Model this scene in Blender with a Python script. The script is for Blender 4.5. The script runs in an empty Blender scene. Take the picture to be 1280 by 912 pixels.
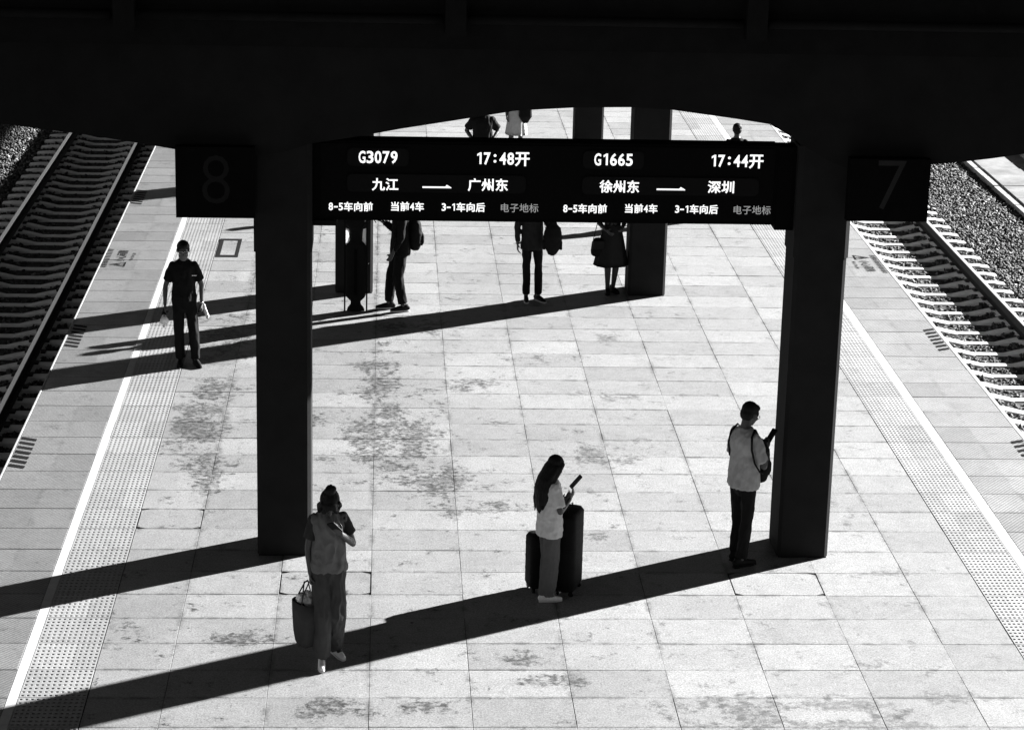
import bpy, bmesh, math, random
import numpy as np
from mathutils import Vector, Matrix, noise
random.seed(7); rng = np.random.default_rng(7)
R = math.radians
S = bpy.context.scene
COL = S.collection

# ---------------------------------------------------------------- camera, world, sun, exposure
CAM_H = 8.9785
F_PX, YAW, PITCH, ROLL = 2962.9, 0.0568584, 0.2917923, 0.0241679
def camera_axes():
    cy, sy, cp, sp = math.cos(YAW), math.sin(YAW), math.cos(PITCH), math.sin(PITCH)
    fw = Vector((sy*cp, cy*cp, -sp)); rt = Vector((cy, -sy, 0)); up = rt.cross(fw)
    c, s = math.cos(ROLL), math.sin(ROLL)
    return fw, c*rt + s*up, -s*rt + c*up
FW, RT, UP = camera_axes()
cam_d = bpy.data.cameras.new('camera'); cam = bpy.data.objects.new('camera', cam_d); COL.objects.link(cam)
cam_d.sensor_width = 36; cam_d.lens = 36*F_PX/1280; cam_d.clip_end = 3000; cam_d.clip_start = .1
cam.matrix_world = Matrix(((RT.x, UP.x, -FW.x, 0), (RT.y, UP.y, -FW.y, 0), (RT.z, UP.z, -FW.z, CAM_H), (0, 0, 0, 1)))
S.camera = cam
def project(P):
    d = Vector(P) - Vector((0, 0, CAM_H)); z = d.dot(FW)
    return 640 + F_PX*d.dot(RT)/z, 456 - F_PX*d.dot(UP)/z

WALLX = 13.95
SUN_EL, SUN_AZ = R(20), R(29.6)          # azimuth measured from +X towards +Y
sun_dir = Vector((math.cos(SUN_EL)*math.cos(SUN_AZ), math.cos(SUN_EL)*math.sin(SUN_AZ), math.sin(SUN_EL)))
W = bpy.data.worlds.new('World'); S.world = W; W.use_nodes = True
wn, wl = W.node_tree.nodes, W.node_tree.links
sky = wn.new('ShaderNodeTexSky'); sky.sky_type = 'NISHITA'; sky.sun_disc = False
sky.sun_elevation = SUN_EL; sky.sun_rotation = math.pi/2 - SUN_AZ
sky.altitude = 500; sky.air_density = 0.32; sky.dust_density = 0.0; sky.ozone_density = 1.0
sep = wn.new('ShaderNodeSeparateColor')   # black-and-white film behind a red filter: blue sky goes dark
wl.new(sky.outputs[0], sep.inputs[0]); wl.new(sep.outputs['Red'], wn['Background'].inputs['Color'])
wn['Background'].inputs['Strength'].default_value = 0.05
sun_l = bpy.data.lights.new('sun', 'SUN'); sun_l.energy = 5; sun_l.angle = R(0.55); sun_l.color = (1, 1, 1)
sun = bpy.data.objects.new('sun', sun_l); COL.objects.link(sun)
sun.rotation_euler = (-sun_dir).to_track_quat('-Z', 'Y').to_euler(); sun.location = sun_dir*60
vs = S.view_settings; vs.view_transform = 'Standard'; vs.look = 'None'; vs.gamma = 1; vs.use_curve_mapping = False
vs.exposure = 2.72
S.cycles.max_bounces = 6; S.cycles.diffuse_bounces = 4
S.cycles.use_denoising = True

# ---------------------------------------------------------------- helpers
def setp(o, label=None, cat=None, group=None, kind=None):
    if label: o['label'] = label
    if cat: o['category'] = cat
    if group: o['group'] = group
    if kind: o['kind'] = kind
    return o
def link(name, mesh, mat=None, parent=None, loc=None):
    o = bpy.data.objects.new(name, mesh); COL.objects.link(o)
    if mat is not None and mesh is not None and len(mesh.materials) == 0: mesh.materials.append(mat)
    if parent is not None: o.parent = parent
    if loc is not None: o.location = loc
    return o
def empty(name, loc, label, cat, group=None, rz=0):
    o = bpy.data.objects.new(name, None); COL.objects.link(o); o.location = loc; o.rotation_euler.z = rz
    o.empty_display_size = .1
    return setp(o, label, cat, group)
def copy_obj(o, parent=None, loc=None):
    c = o.copy(); COL.objects.link(c)
    if parent is not None: c.parent = parent
    if loc is not None: c.location = loc
    return c

class MB:
    def __init__(s): s.v = []; s.f = []
    def box(s, x0, x1, y0, y1, z0, z1, ch=0.0):
        n = len(s.v)
        if ch <= 0:
            s.v += [(x, y, z) for z in (z0, z1) for y in (y0, y1) for x in (x0, x1)]
            s.f += [tuple(n+i for i in q) for q in ((0,2,3,1),(4,5,7,6),(0,1,5,4),(2,6,7,3),(0,4,6,2),(1,3,7,5))]
        else:      # vertical chamfered edges
            ring = [(x0+ch,y0),(x1-ch,y0),(x1,y0+ch),(x1,y1-ch),(x1-ch,y1),(x0+ch,y1),(x0,y1-ch),(x0,y0+ch)]
            s.v += [(a,b,z0) for a,b in ring] + [(a,b,z1) for a,b in ring]
            s.f += [tuple(n+i for i in reversed(range(8))), tuple(n+8+i for i in range(8))]
            s.f += [(n+i, n+(i+1)%8, n+8+(i+1)%8, n+8+i) for i in range(8)]
        return s
    def topbox(s, x0, x1, y0, y1, z0, z1, b):   # box whose top edges are chamfered by b
        n = len(s.v)
        for (e, z) in ((0, z0), (0, z1-b), (b, z1)):
            s.v += [(x0+e,y0+e,z),(x1-e,y0+e,z),(x1-e,y1-e,z),(x0+e,y1-e,z)]
        for k in (0, 4):
            s.f += [(n+k+i, n+k+(i+1)%4, n+k+4+(i+1)%4, n+k+4+i) for i in range(4)]
        s.f.append((n+8, n+9, n+10, n+11)); s.f.append((n+3, n+2, n+1, n))
        return s
    def prism(s, pts, axis, a, b):              # polygon pts extruded along axis
        n = len(s.v); k = len(pts)
        def mk(p, t):
            return {'x': (t, p[0], p[1]), 'y': (p[0], t, p[1]), 'z': (p[0], p[1], t)}[axis]
        s.v += [mk(p, a) for p in pts] + [mk(p, b) for p in pts]
        s.f += [tuple(n+i for i in range(k)), tuple(n+k+i for i in reversed(range(k)))]
        s.f += [(n+i, n+k+i, n+k+(i+1)%k, n+(i+1)%k) for i in range(k)]
        return s
    def quad(s, *p):
        n = len(s.v); s.v += list(p); s.f.append(tuple(range(n, n+len(p)))); return s
    def tube(s, pts, rad, side=None, seg=14, dome=(False, False), sq=2.0):
        """loft along a polyline; rad: per-point float or (a, b) with a along 'side'; dome rounds the ends"""
        P = [Vector(q) for q in pts]; rr = [(r, r) if isinstance(r, (int, float)) else r for r in rad]
        k = len(P); T = []
        for i in range(k):
            t = (P[min(i+1, k-1)] - P[max(i-1, 0)]); T.append(t.normalized())
        ref = Vector(side) if side is not None else (Vector((1, 0, 0)) if abs(T[0].x) < .8 else Vector((0, 1, 0)))
        rings = []
        def ring(c, t, a, b):
            u = (ref - ref.dot(t)*t).normalized(); w = t.cross(u)
            out = []
            for j in range(seg):
                th = 2*math.pi*j/seg; ct, st = math.cos(th), math.sin(th)
                e = 2.0/sq
                out.append(c + u*a*math.copysign(abs(ct)**e, ct) + w*b*math.copysign(abs(st)**e, st))
            return out
        if dome[0]:
            for q in (.35, .7, .93):
                c = math.sqrt(1-q*q); m = min(rr[0]); rings.append(ring(P[0]-T[0]*m*c, T[0], rr[0][0]*q, rr[0][1]*q))
        for i in range(k): rings.append(ring(P[i], T[i], *rr[i]))
        if dome[1]:
            for q in (.93, .7, .35):
                c = math.sqrt(1-q*q); m = min(rr[-1]); rings.append(ring(P[-1]+T[-1]*m*c, T[-1], rr[-1][0]*q, rr[-1][1]*q))
        n = len(s.v)
        for r_ in rings: s.v += [tuple(q) for q in r_]
        for i in range(len(rings)-1):
            a = n+i*seg; b = a+seg
            s.f += [(a+j, a+(j+1)%seg, b+(j+1)%seg, b+j) for j in range(seg)]
        s.f.append(tuple(n+j for j in reversed(range(seg))))
        e0 = n+(len(rings)-1)*seg; s.f.append(tuple(e0+j for j in range(seg)))
        return s
    def cone(s, a, b, ra, rb, seg=14): return s.tube([a, b], [ra, rb], seg=seg, dome=(True, True))
    def ball(s, c, r, rot=None, seg=16, rings=10):
        r = (r, r, r) if isinstance(r, (int, float)) else r
        n = len(s.v); c = Vector(c); M = rot if rot is not None else Matrix.Identity(3)
        for i in range(1, rings):
            ph = math.pi*i/rings
            for j in range(seg):
                th = 2*math.pi*j/seg
                s.v.append(tuple(c + M @ Vector((r[0]*math.sin(ph)*math.cos(th), r[1]*math.sin(ph)*math.sin(th), r[2]*math.cos(ph)))))
        top = len(s.v); s.v.append(tuple(c + M @ Vector((0, 0, r[2])))); bot = len(s.v); s.v.append(tuple(c - M @ Vector((0, 0, r[2]))))
        for i in range(rings-2):
            a = n+i*seg; b = a+seg
            s.f += [(a+j, b+j, b+(j+1)%seg, a+(j+1)%seg) for j in range(seg)]
        s.f += [(top, n+j, n+(j+1)%seg) for j in range(seg)]
        l = n+(rings-2)*seg; s.f += [(bot, l+(j+1)%seg, l+j) for j in range(seg)]
        return s
    def mesh(s, name='m', smooth=False):
        m = bpy.data.meshes.new(name); m.from_pydata(s.v, [], s.f); m.update()
        if smooth: m.polygons.foreach_set('use_smooth', [True]*len(m.polygons))
        return m
    def build(s, name, mat, parent=None, smooth=False, loc=None):
        return link(name, s.mesh(name, smooth), mat, parent, loc)

TMP = bpy.data.scenes.new('tmp_remesh')
def remeshed(mb, voxel, smooth=4, fold=None):
    """one continuous skin over overlapping closed shapes, softened, with cloth folds"""
    m = mb.mesh('raw'); o = bpy.data.objects.new('raw', m); TMP.collection.objects.link(o)
    r = o.modifiers.new('r', 'REMESH'); r.mode = 'VOXEL'; r.voxel_size = voxel
    if smooth:
        k = o.modifiers.new('s', 'SMOOTH'); k.factor = .5; k.iterations = smooth
    vl = TMP.view_layers[0]; vl.update(); dg = vl.depsgraph
    out = bpy.data.meshes.new_from_object(o.evaluated_get(dg))
    bpy.data.objects.remove(o); bpy.data.meshes.remove(m)
    if fold:
        amp, sc, st = fold
        n = len(out.vertices); co = np.empty(n*3); out.vertices.foreach_get('co', co); co = co.reshape(-1, 3)
        no = np.empty(n*3); out.vertices.foreach_get('normal', no); no = no.reshape(-1, 3)
        off = random.uniform(0, 50)
        d = np.array([noise.noise((c[0]*sc*st[0]+off, c[1]*sc*st[1], c[2]*sc*st[2])) + .5*noise.noise((c[0]*sc*2.3*st[0]-off, c[1]*sc*2.3*st[1], c[2]*sc*2.3*st[2]+c[0]*sc)) for c in co])
        d = np.abs(d)*-1 + .35                                        # creases cut inwards
        co = co + no*(d*amp)[:, None]; out.vertices.foreach_set('co', co.ravel()); out.update()
    out.polygons.foreach_set('use_smooth', [True]*len(out.polygons))
    return out

# ---------------------------------------------------------------- materials (greys: a black-and-white photograph)
def mat(name, v, rough=.6, var=.12, scale=6.0, bump=0.0, bscale=60.0, spec=.4, metal=0.0, coord='Object'):
    m = bpy.data.materials.new(name); m.use_nodes = True; nt = m.node_tree; b = nt.nodes['Principled BSDF']
    b.inputs['Roughness'].default_value = rough; b.inputs['Specular IOR Level'].default_value = spec; b.inputs['Metallic'].default_value = metal
    tc = nt.nodes.new('ShaderNodeTexCoord'); nz = nt.nodes.new('ShaderNodeTexNoise'); nz.inputs['Scale'].default_value = scale
    nz.inputs['Detail'].default_value = 6; nz.inputs['Roughness'].default_value = .65
    nt.links.new(tc.outputs[coord], nz.inputs['Vector'])
    mr = nt.nodes.new('ShaderNodeMapRange'); mr.inputs[1].default_value = .3; mr.inputs[2].default_value = .7
    mr.inputs[3].default_value = v*(1-var); mr.inputs[4].default_value = v*(1+var)
    nt.links.new(nz.outputs['Fac'], mr.inputs[0]); nt.links.new(mr.outputs[0], b.inputs['Base Color'])
    if bump:
        n2 = nt.nodes.new('ShaderNodeTexNoise'); n2.inputs['Scale'].default_value = bscale; n2.inputs['Detail'].default_value = 4
        nt.links.new(tc.outputs[coord], n2.inputs['Vector'])
        bp = nt.nodes.new('ShaderNodeBump'); bp.inputs['Strength'].default_value = bump; bp.inputs['Distance'].default_value = .01
        nt.links.new(n2.outputs['Fac'], bp.inputs['Height']); nt.links.new(bp.outputs[0], b.inputs['Normal'])
    return m

class NT:        # tiny expression helper over a node tree
    def __init__(s, m): s.t = m.node_tree
    def n(s, kind, **kw):
        x = s.t.nodes.new(kind)
        for k, v in kw.items(): setattr(x, k, v)
        return x
    def put(s, sock, v):
        if hasattr(v, 'is_output'): s.t.links.new(v, sock)
        else: sock.default_value = v
    def math(s, op, a, b=0.0, c=None, clamp=False):
        x = s.n('ShaderNodeMath', operation=op, use_clamp=clamp); s.put(x.inputs[0], a); s.put(x.inputs[1], b)
        if c is not None: s.put(x.inputs[2], c)
        return x.outputs[0]
    def mapr(s, v, a, b, c, d, smooth=True):
        x = s.n('ShaderNodeMapRange', interpolation_type='SMOOTHSTEP' if smooth else 'LINEAR')
        for i, q in enumerate((v, a, b, c, d)): s.put(x.inputs[i], q)
        return x.outputs[0]
    def noise(s, vec, scale, detail=5, rough=.6, dist=0.0):
        x = s.n('ShaderNodeTexNoise'); s.t.links.new(vec, x.inputs['Vector'])
        x.inputs['Scale'].default_value = scale; x.inputs['Detail'].default_value = detail; x.inputs['Roughness'].default_value = rough; x.inputs['Distortion'].default_value = dist
        return x.outputs['Fac']
    def mapping(s, vec, sc=(1, 1, 1), loc=(0, 0, 0), rot=(0, 0, 0)):
        x = s.n('ShaderNodeMapping'); s.t.links.new(vec, x.inputs['Vector']); x.inputs['Scale'].default_value = sc; x.inputs['Location'].default_value = loc; x.inputs['Rotation'].default_value = rot
        return x.outputs[0]

PITX, PITY, X0, Y0 = .9105, .6055, -1.01, 20.09      # paving module and origin of the joints
SPOTS = [(-2.25,27.2,.45,1.5,1), (-2.1,28.6,.4,.7,.9), (-2.0,25.6,.35,.9,.9), (0.1,26.8,.8,2.0,.85), (.6,25.2,.7,.7,.95), (-.05,29.2,.35,2.0,.9), (-2.1,31.0,.5,1.4,.8), (.35,31.6,.8,.5,.6), (2.6,26.2,.8,.8,.55),
    (3.6,19.32,1.5,.14,1.0), (3.35,19.1,.3,.5,1), (4.2,18.92,1.2,.12,.9), (1.2,20.3,.5,.25,.7), (1.6,19.85,.5,.2,.8), (.35,19.3,.35,.22,.9), (-.35,19.25,.5,.3,.8), (-1.35,20.75,.4,.2,.95), (-2.35,20.9,.25,.4,.7), (1.1,24.4,.8,.3,.6),
    (3.0,28.5,.6,.25,.6), (3.1,31.1,.25,.25,.8), (4.4,20.2,.4,.15,.6), (5.2,19.5,.5,.18,.7), (2.0,23.6,.7,.2,.5), (-.9,27.5,.5,.5,.6), (.9,28.9,.9,.4,.6), (2.2,30.2,.7,.3,.5), (5.3,22.6,.6,.2,.5)]
def stone_mat(name, base, grain=.2, stain=.55, rough=.55, ribs=False, flat=False):
    m = bpy.data.materials.new(name); m.use_nodes = True; q = NT(m); b = m.node_tree.nodes['Principled BSDF']
    pos = q.n('ShaderNodeNewGeometry').outputs['Position']
    sx = q.n('ShaderNodeSeparateXYZ'); q.put(sx.inputs[0], pos); X, Y = sx.outputs[0], sx.outputs[1]
    cx = q.math('FLOOR', q.math('DIVIDE', q.math('SUBTRACT', X, X0), PITX)); cy = q.math('FLOOR', q.math('DIVIDE', q.math('SUBTRACT', Y, Y0), PITY))
    cv = q.n('ShaderNodeCombineXYZ'); q.put(cv.inputs[0], cx); q.put(cv.inputs[1], cy)
    wn_ = q.n('ShaderNodeTexWhiteNoise', noise_dimensions='2D'); q.put(wn_.inputs['Vector'], cv.outputs[0])
    tone = q.mapr(wn_.outputs['Value'], 0, 1, .80, 1.08, False)
    g1 = q.mapr(q.noise(pos, 58, 3, .85), .38, .62, 1-grain, 1+grain*.55, False)
    fl = q.mapr(q.noise(q.mapping(pos, (1, 1.7, 1), (7, 3, 0)), 34, 3, .8), .57, .66, 0, .5)           # dark flecks
    g1 = q.math('MULTIPLY', g1, q.math('SUBTRACT', 1.0, fl))
    g2 = q.mapr(q.noise(q.mapping(pos, (1, 1.3, 1)), 8, 7, .8, .3), .30, .70, .80, 1.08, False)
    # stains: ragged blotches, gathered where water and feet leave them (positions on the platform, m)
    sv_ = q.n('ShaderNodeCombineXYZ'); q.put(sv_.inputs[0], X); q.put(sv_.inputs[1], Y)
    near = 0.0
    for (cx_, cy_, rx_, ry_, k_) in SPOTS:
        d = q.n('ShaderNodeVectorMath', operation='LENGTH'); q.put(d.inputs[0], q.mapping(sv_.outputs[0], (1/rx_, 1/ry_, 0), (-cx_/rx_, -cy_/ry_, 0)))
        near = q.math('MAXIMUM', near, q.mapr(d.outputs['Value'], .1, 1.3, k_, 0))
    n1 = q.noise(q.mapping(pos, (1, .9, 1), (3.1, 1.7, 0)), 3.0, 9, .72, .35)
    n2 = q.noise(q.mapping(pos, (1, 1.1, 1), (11, 5, 0)), 13, 8, .8, .2)
    mixn = q.math('ADD', q.math('MULTIPLY', n1, .6), q.math('MULTIPLY', n2, .4))
    th = q.math('ADD', mixn, q.math('MULTIPLY', near, .135))
    st = q.math('MULTIPLY', q.mapr(th, .545, .620, 0, 1), q.mapr(X, 0, 5, 1, .6))
    st = q.math('MULTIPLY', st, q.mapr(n2, .36, .60, .15, 1))
    fy = q.math('FRACT', q.math('DIVIDE', q.math('SUBTRACT', Y, Y0), PITY)); fx = q.math('FRACT', q.math('DIVIDE', q.math('SUBTRACT', X, X0), PITX))
    dj = q.math('MINIMUM', q.math('MULTIPLY', q.math('MINIMUM', fy, q.math('SUBTRACT', 1.0, fy)), PITY), q.math('MULTIPLY', q.math('MINIMUM', fx, q.math('SUBTRACT', 1.0, fx)), PITX))
    jd = q.math('MULTIPLY', q.mapr(dj, .0, .055, .55, 0), q.mapr(q.noise(pos, 2.7, 6, .75), .47, .60, 0, 1))     # dirt swept into the joints
    st = q.math('MAXIMUM', st, jd)
    # damp seams along two joint lines and a dried puddle ring on the right
    for jx, w in ((-1.92, .12), (-.10, .07)):
        dx = q.math('ABSOLUTE', q.math('SUBTRACT', X, jx))
        seam = q.math('MULTIPLY', q.mapr(dx, 0, w, 1, 0), q.mapr(q.noise(pos, 2.2, 6, .75), .42, .54, 0, 1))
        seam = q.math('MULTIPLY', q.math('MULTIPLY', seam, q.mapr(n2, .44, .56, .1, 1)), q.mapr(Y, 23.5, 25.5, 0, .9))
        st = q.math('MAXIMUM', st, seam)
    dxx = q.math('SUBTRACT', X, 3.6); dyy = q.math('MULTIPLY', q.math('SUBTRACT', Y, 19.15), 2.6)
    rr = q.math('SQRT', q.math('ADD', q.math('MULTIPLY', dxx, dxx), q.math('MULTIPLY', dyy, dyy)))
    rr = q.math('ADD', rr, q.mapr(q.noise(pos, 2.6, 5, .7), .2, .8, -.55, .55, False))
    ring = q.math('MULTIPLY', q.mapr(q.math('ABSOLUTE', q.math('SUBTRACT', rr, .95)), .02, .22, .75, 0), q.mapr(q.noise(pos, 7, 5, .7), .42, .6, 0, 1))
    st = q.math('MAXIMUM', st, ring)
    fac = q.math('SUBTRACT', 1.0, q.math('MULTIPLY', st, stain))
    side_tone = q.math('ADD', X, q.mapr(q.noise(q.mapping(pos, (1, .5, 1)), .8, 4, .6), .3, .7, -2.2, 2.2, False))    # slabs turn paler from left to right, boundary broken by noise
    fac = q.math('MULTIPLY', fac, q.mapr(side_tone, -3.5, 4.0, .80, 1.06))
    val = q.math('MULTIPLY', q.math('MULTIPLY', q.math('MULTIPLY', q.math('MULTIPLY', tone, g1), g2), fac), base)
    hgt = q.noise(pos, 55, 4, .7)
    if ribs:     # finely ribbed non-slip slabs along the edge
        rb = q.n('ShaderNodeTexWave', wave_type='BANDS', bands_direction='X', wave_profile='SIN'); rb.inputs['Scale'].default_value = 8.5
        q.put(rb.inputs['Vector'], q.mapping(pos, (1, 1, 1), (0, 0, 0), (0, 0, R(38))))
        val = q.math('MULTIPLY', val, q.mapr(rb.outputs['Fac'], 0, 1, .62, 1.15, False)); hgt = q.math('ADD', q.math('MULTIPLY', hgt, .5), rb.outputs['Fac'])
    q.put(b.inputs['Base Color'], val)
    q.put(b.inputs['Roughness'], q.mapr(q.noise(pos, 3, 4, .6), .3, .7, rough-.06, rough+.12, False))
    b.inputs['Specular IOR Level'].default_value = .45
    bp = q.n('ShaderNodeBump'); bp.inputs['Strength'].default_value = .35; bp.inputs['Distance'].default_value = .004
    q.put(bp.inputs['Height'], hgt); q.put(b.inputs['Normal'], bp.outputs[0])
    return m

M = {}
M['slab'] = stone_mat('granite_slab', .25, grain=.40, stain=.88)
M['edge'] = stone_mat('ribbed_edge_slab_painted_dim', .175, grain=.34, stain=.45, ribs=True)  # left side: weaker sun glare put into a darker slab colour
M['edge_pale'] = stone_mat('ribbed_edge_slab_painted_bright', .225, grain=.34, stain=.45, ribs=True)  # right side: same slab, stronger sun glare put into a paler colour
M['tactile'] = stone_mat('tactile_tile', .29, grain=.14, stain=.25)
M['joint'] = mat('joint_bed', .02, .9, bump=.3)
M['concrete'] = mat('platform_concrete', .12, .85, .25, 2.5, .4, 30)
M['white_paint'] = mat('white_paint', .34, .7, .16, 9, .15, 60)
M['edge_paint'] = mat('worn_edge_paint', .24, .8, .35, 7, .15, 60)
M['black_paint'] = mat('black_floor_paint', .010, .9, .3, 20, spec=.03)
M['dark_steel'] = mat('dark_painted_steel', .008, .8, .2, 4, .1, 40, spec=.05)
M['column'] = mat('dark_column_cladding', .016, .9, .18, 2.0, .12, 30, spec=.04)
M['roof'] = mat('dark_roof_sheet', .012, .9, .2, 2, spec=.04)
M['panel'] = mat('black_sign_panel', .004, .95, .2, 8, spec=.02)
M['numeral'] = mat('grey_numeral_film', .020, .8, .05, 8, spec=.05); M['numeral_dark'] = mat('dark_numeral_film', .011, .8, .05, 8, spec=.05)
M['screen'] = mat('black_led_screen', .003, .8, .2, 30, spec=.05)
M['pill'] = mat('led_field_backing', .008, .8, .1, 30, spec=.05)
M['sleeper'] = mat('concrete_sleeper', .62, .8, .18, 5, .3, 50)
M['rail_top'] = mat('polished_rail_head', .92, .2, .04, 20, metal=.6)
M['rail_side'] = mat('rusty_rail_side', .02, .8, .3, 20)
M['ground'] = mat('ballast_bed', .015, .95, .5, 18, .8, 30)
M['kerb'] = mat('pale_kerb_block', .28, .8, .2, 6, .4, 40)
M['service'] = mat('service_road_concrete', .15, .8, .55, 1.4, .3, 40)
def stones_mat():
    m = bpy.data.materials.new('ballast_stones'); m.use_nodes = True; q = NT(m); b = m.node_tree.nodes['Principled BSDF']
    a = q.n('ShaderNodeAttribute', attribute_name='tone'); q.put(b.inputs['Base Color'], a.outputs['Fac']); b.inputs['Roughness'].default_value = .85
    b.inputs['Specular IOR Level'].default_value = .3
    return m
M['stone'] = stones_mat()
def emit(name, v):
    m = bpy.data.materials.new(name); m.use_nodes = True; b = m.node_tree.nodes['Principled BSDF']
    b.inputs['Base Color'].default_value = (.02, .02, .02, 1); b.inputs['Emission Color'].default_value = (1, 1, 1, 1); b.inputs['Emission Strength'].default_value = v
    return m
M['led'] = emit('led_white', .20); M['led_dim'] = emit('led_grey', .045)
M['skin'] = mat('skin', .04, .5, .06, 9); M['hair'] = mat('dark_hair', .008, .6, .3, 40, .3, 90, spec=.1)
def cloth(n, v, rough=.85): M[n] = mat(n, v, rough, .12, 14, .25, 220, spec=.08)
cloth('white_cotton', .50); cloth('grey_cotton', .12); cloth('dark_grey_cotton', .03); cloth('black_cloth', .008); cloth('charcoal_cloth', .018); cloth('grey_trousers', .085); cloth('grey_linen', .055)
cloth('pale_grey_cotton', .30); cloth('tote', .045); cloth('pale_skirt', .4); cloth('black_nylon', .008, .8); cloth('dark_skirt', .016)
M['shoe_white'] = mat('white_shoe_leather', .75, .5, .1, 20); M['shoe_black'] = mat('black_shoe', .008, .6, .2, 20, spec=.1); M['sole'] = mat('pale_rubber_sole', .55, .7)
M['plastic'] = mat('black_plastic', .006, .5, .2, 20, spec=.1); M['glass_black'] = mat('black_phone_glass', .005, .5, .1, 20, spec=.1)
M['white_plastic'] = mat('white_plastic', .75, .4, .05, 10); M['metal_thin'] = mat('bright_metal', .6, .25, .05, 10, metal=1.0)
M['paper'] = mat('white_tissue_paper', .8, .8, .06, 10)
def acrylic():
    m = bpy.data.materials.new('white_acrylic'); m.use_nodes = True; nt = m.node_tree; nt.nodes.remove(nt.nodes['Principled BSDF'])
    t = nt.nodes.new('ShaderNodeBsdfTranslucent'); t.inputs[0].default_value = (.85, .85, .85, 1)
    d = nt.nodes.new('ShaderNodeBsdfDiffuse'); d.inputs[0].default_value = (.8, .8, .8, 1); mx = nt.nodes.new('ShaderNodeMixShader'); mx.inputs[0].default_value = .35
    nt.links.new(t.outputs[0], mx.inputs[1]); nt.links.new(d.outputs[0], mx.inputs[2]); nt.links.new(mx.outputs[0], nt.nodes['Material Output'].inputs[0])
    return m
M['acrylic'] = acrylic()

# ---------------------------------------------------------------- ground, platform, paving
g = MB().quad((-900, -900, -1.56), (900, -900, -1.56), (900, 900, -1.56), (-900, 900, -1.56)).build('ground', M['ground']); setp(g, kind='structure')
PX0, PX1, PY0, PY1 = -4.28, 7.77, 8.0, 92.0
pf = MB()
pf.box(PX0+.12, PX1-.12, PY0, PY1, -1.6, -.16); pf.box(PX0, PX1, PY0, PY1, -.16, -.014)
platform = pf.build('platform', M['concrete']); setp(platform, kind='structure')
bed = MB().quad((PX0+.004, PY0, -.010), (PX1-.004, PY0, -.010), (PX1-.004, PY1, -.010), (PX0+.004, PY1, -.010)).build('mortar_bed', M['joint'], platform)
far = MB(); far.box(PX0+.02, PX1-.02, 60.1, PY1-.02, -.009, -.001).box(PX0+.02, PX1-.02, PY0+.02, 14.6, -.009, -.001)
far.build('distant_paving', M['slab'], platform)

TL = (-3.205, -2.605); TR = (6.065, 6.62)                    # tactile strips
JX = [-2.60, -1.92] + [X0 + PITX*k for k in range(8)] + [6.06]
row_lo, row_hi = math.floor((14.7-Y0)/PITY), math.ceil((60-Y0)/PITY)
SPECIAL = {}                                                 # lifted inspection slabs: wide dark joints and cut corners
def row_of(y): return math.floor((y-Y0)/PITY)
def col_of(x):
    for i in range(len(JX)-1):
        if JX[i] <= x < JX[i+1]: return i
SPECIAL = {(col_of(-.5), row_of(22.2)), (col_of(4.0), row_of(22.2)), (col_of(-2.2), row_of(24.15))}
GAP = .0042
slab_meshes = {}
def slab_mesh(w, d, special=False):
    key = (round(w, 3), special)
    if key not in slab_meshes:
        b = MB(); h = w/2-GAP; k = d/2-GAP
        if special:
            h -= .006; k -= .005; c = .085; e = .05
            b.prism([(-h+c,-k),(h-c,-k),(h,-k+e),(h,k-e),(h-c,k),(-h+c,k),(-h,k-e),(-h,-k+e)], 'z', -.03, 0)
        else: b.topbox(-h, h, -k, k, -.012, 0, .0012)
        m = b.mesh('paving_slab'); m.materials.append(M['slab']); slab_meshes[key] = m
    return slab_meshes[key]
cells = []
for r in range(row_lo, row_hi):
    for c in range(len(JX)-1):
        x, y, w = (JX[c]+JX[c+1])/2, Y0+(r+.5)*PITY, JX[c+1]-JX[c]
        u, v = project((x, y, 0)); vis = -40 < u < 1320 and 120 < v < 960
        if y > 33 and 170 < v < 262: vis = False
        cells.append((not vis, (x*x+y*y), c, r, x, y, w))
cells.sort()
restb = MB()
for i, (nv, dist, c, r, x, y, w) in enumerate(cells):
    if nv or i >= 300:
        h, k = w/2-GAP, PITY/2-GAP; dz = random.uniform(-.0012, .0012)
        restb.topbox(x-h, x+h, y-k, y+k, -.012, dz, .0012)
    else:
        o = link('paving_slab', slab_mesh(w, PITY, (c, r) in SPECIAL), None, platform, (x, y, random.uniform(-.0015, .0015)))
        o.rotation_euler = (random.gauss(0, .0012), random.gauss(0, .0009), random.gauss(0, .0006))
        if (c, r) not in SPECIAL: o.scale = (1+random.uniform(0, .0075), 1+random.uniform(0, .0105), 1)      # joints run uneven
setp(restb.build('paving', M['slab'], platform), kind='stuff')

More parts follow.
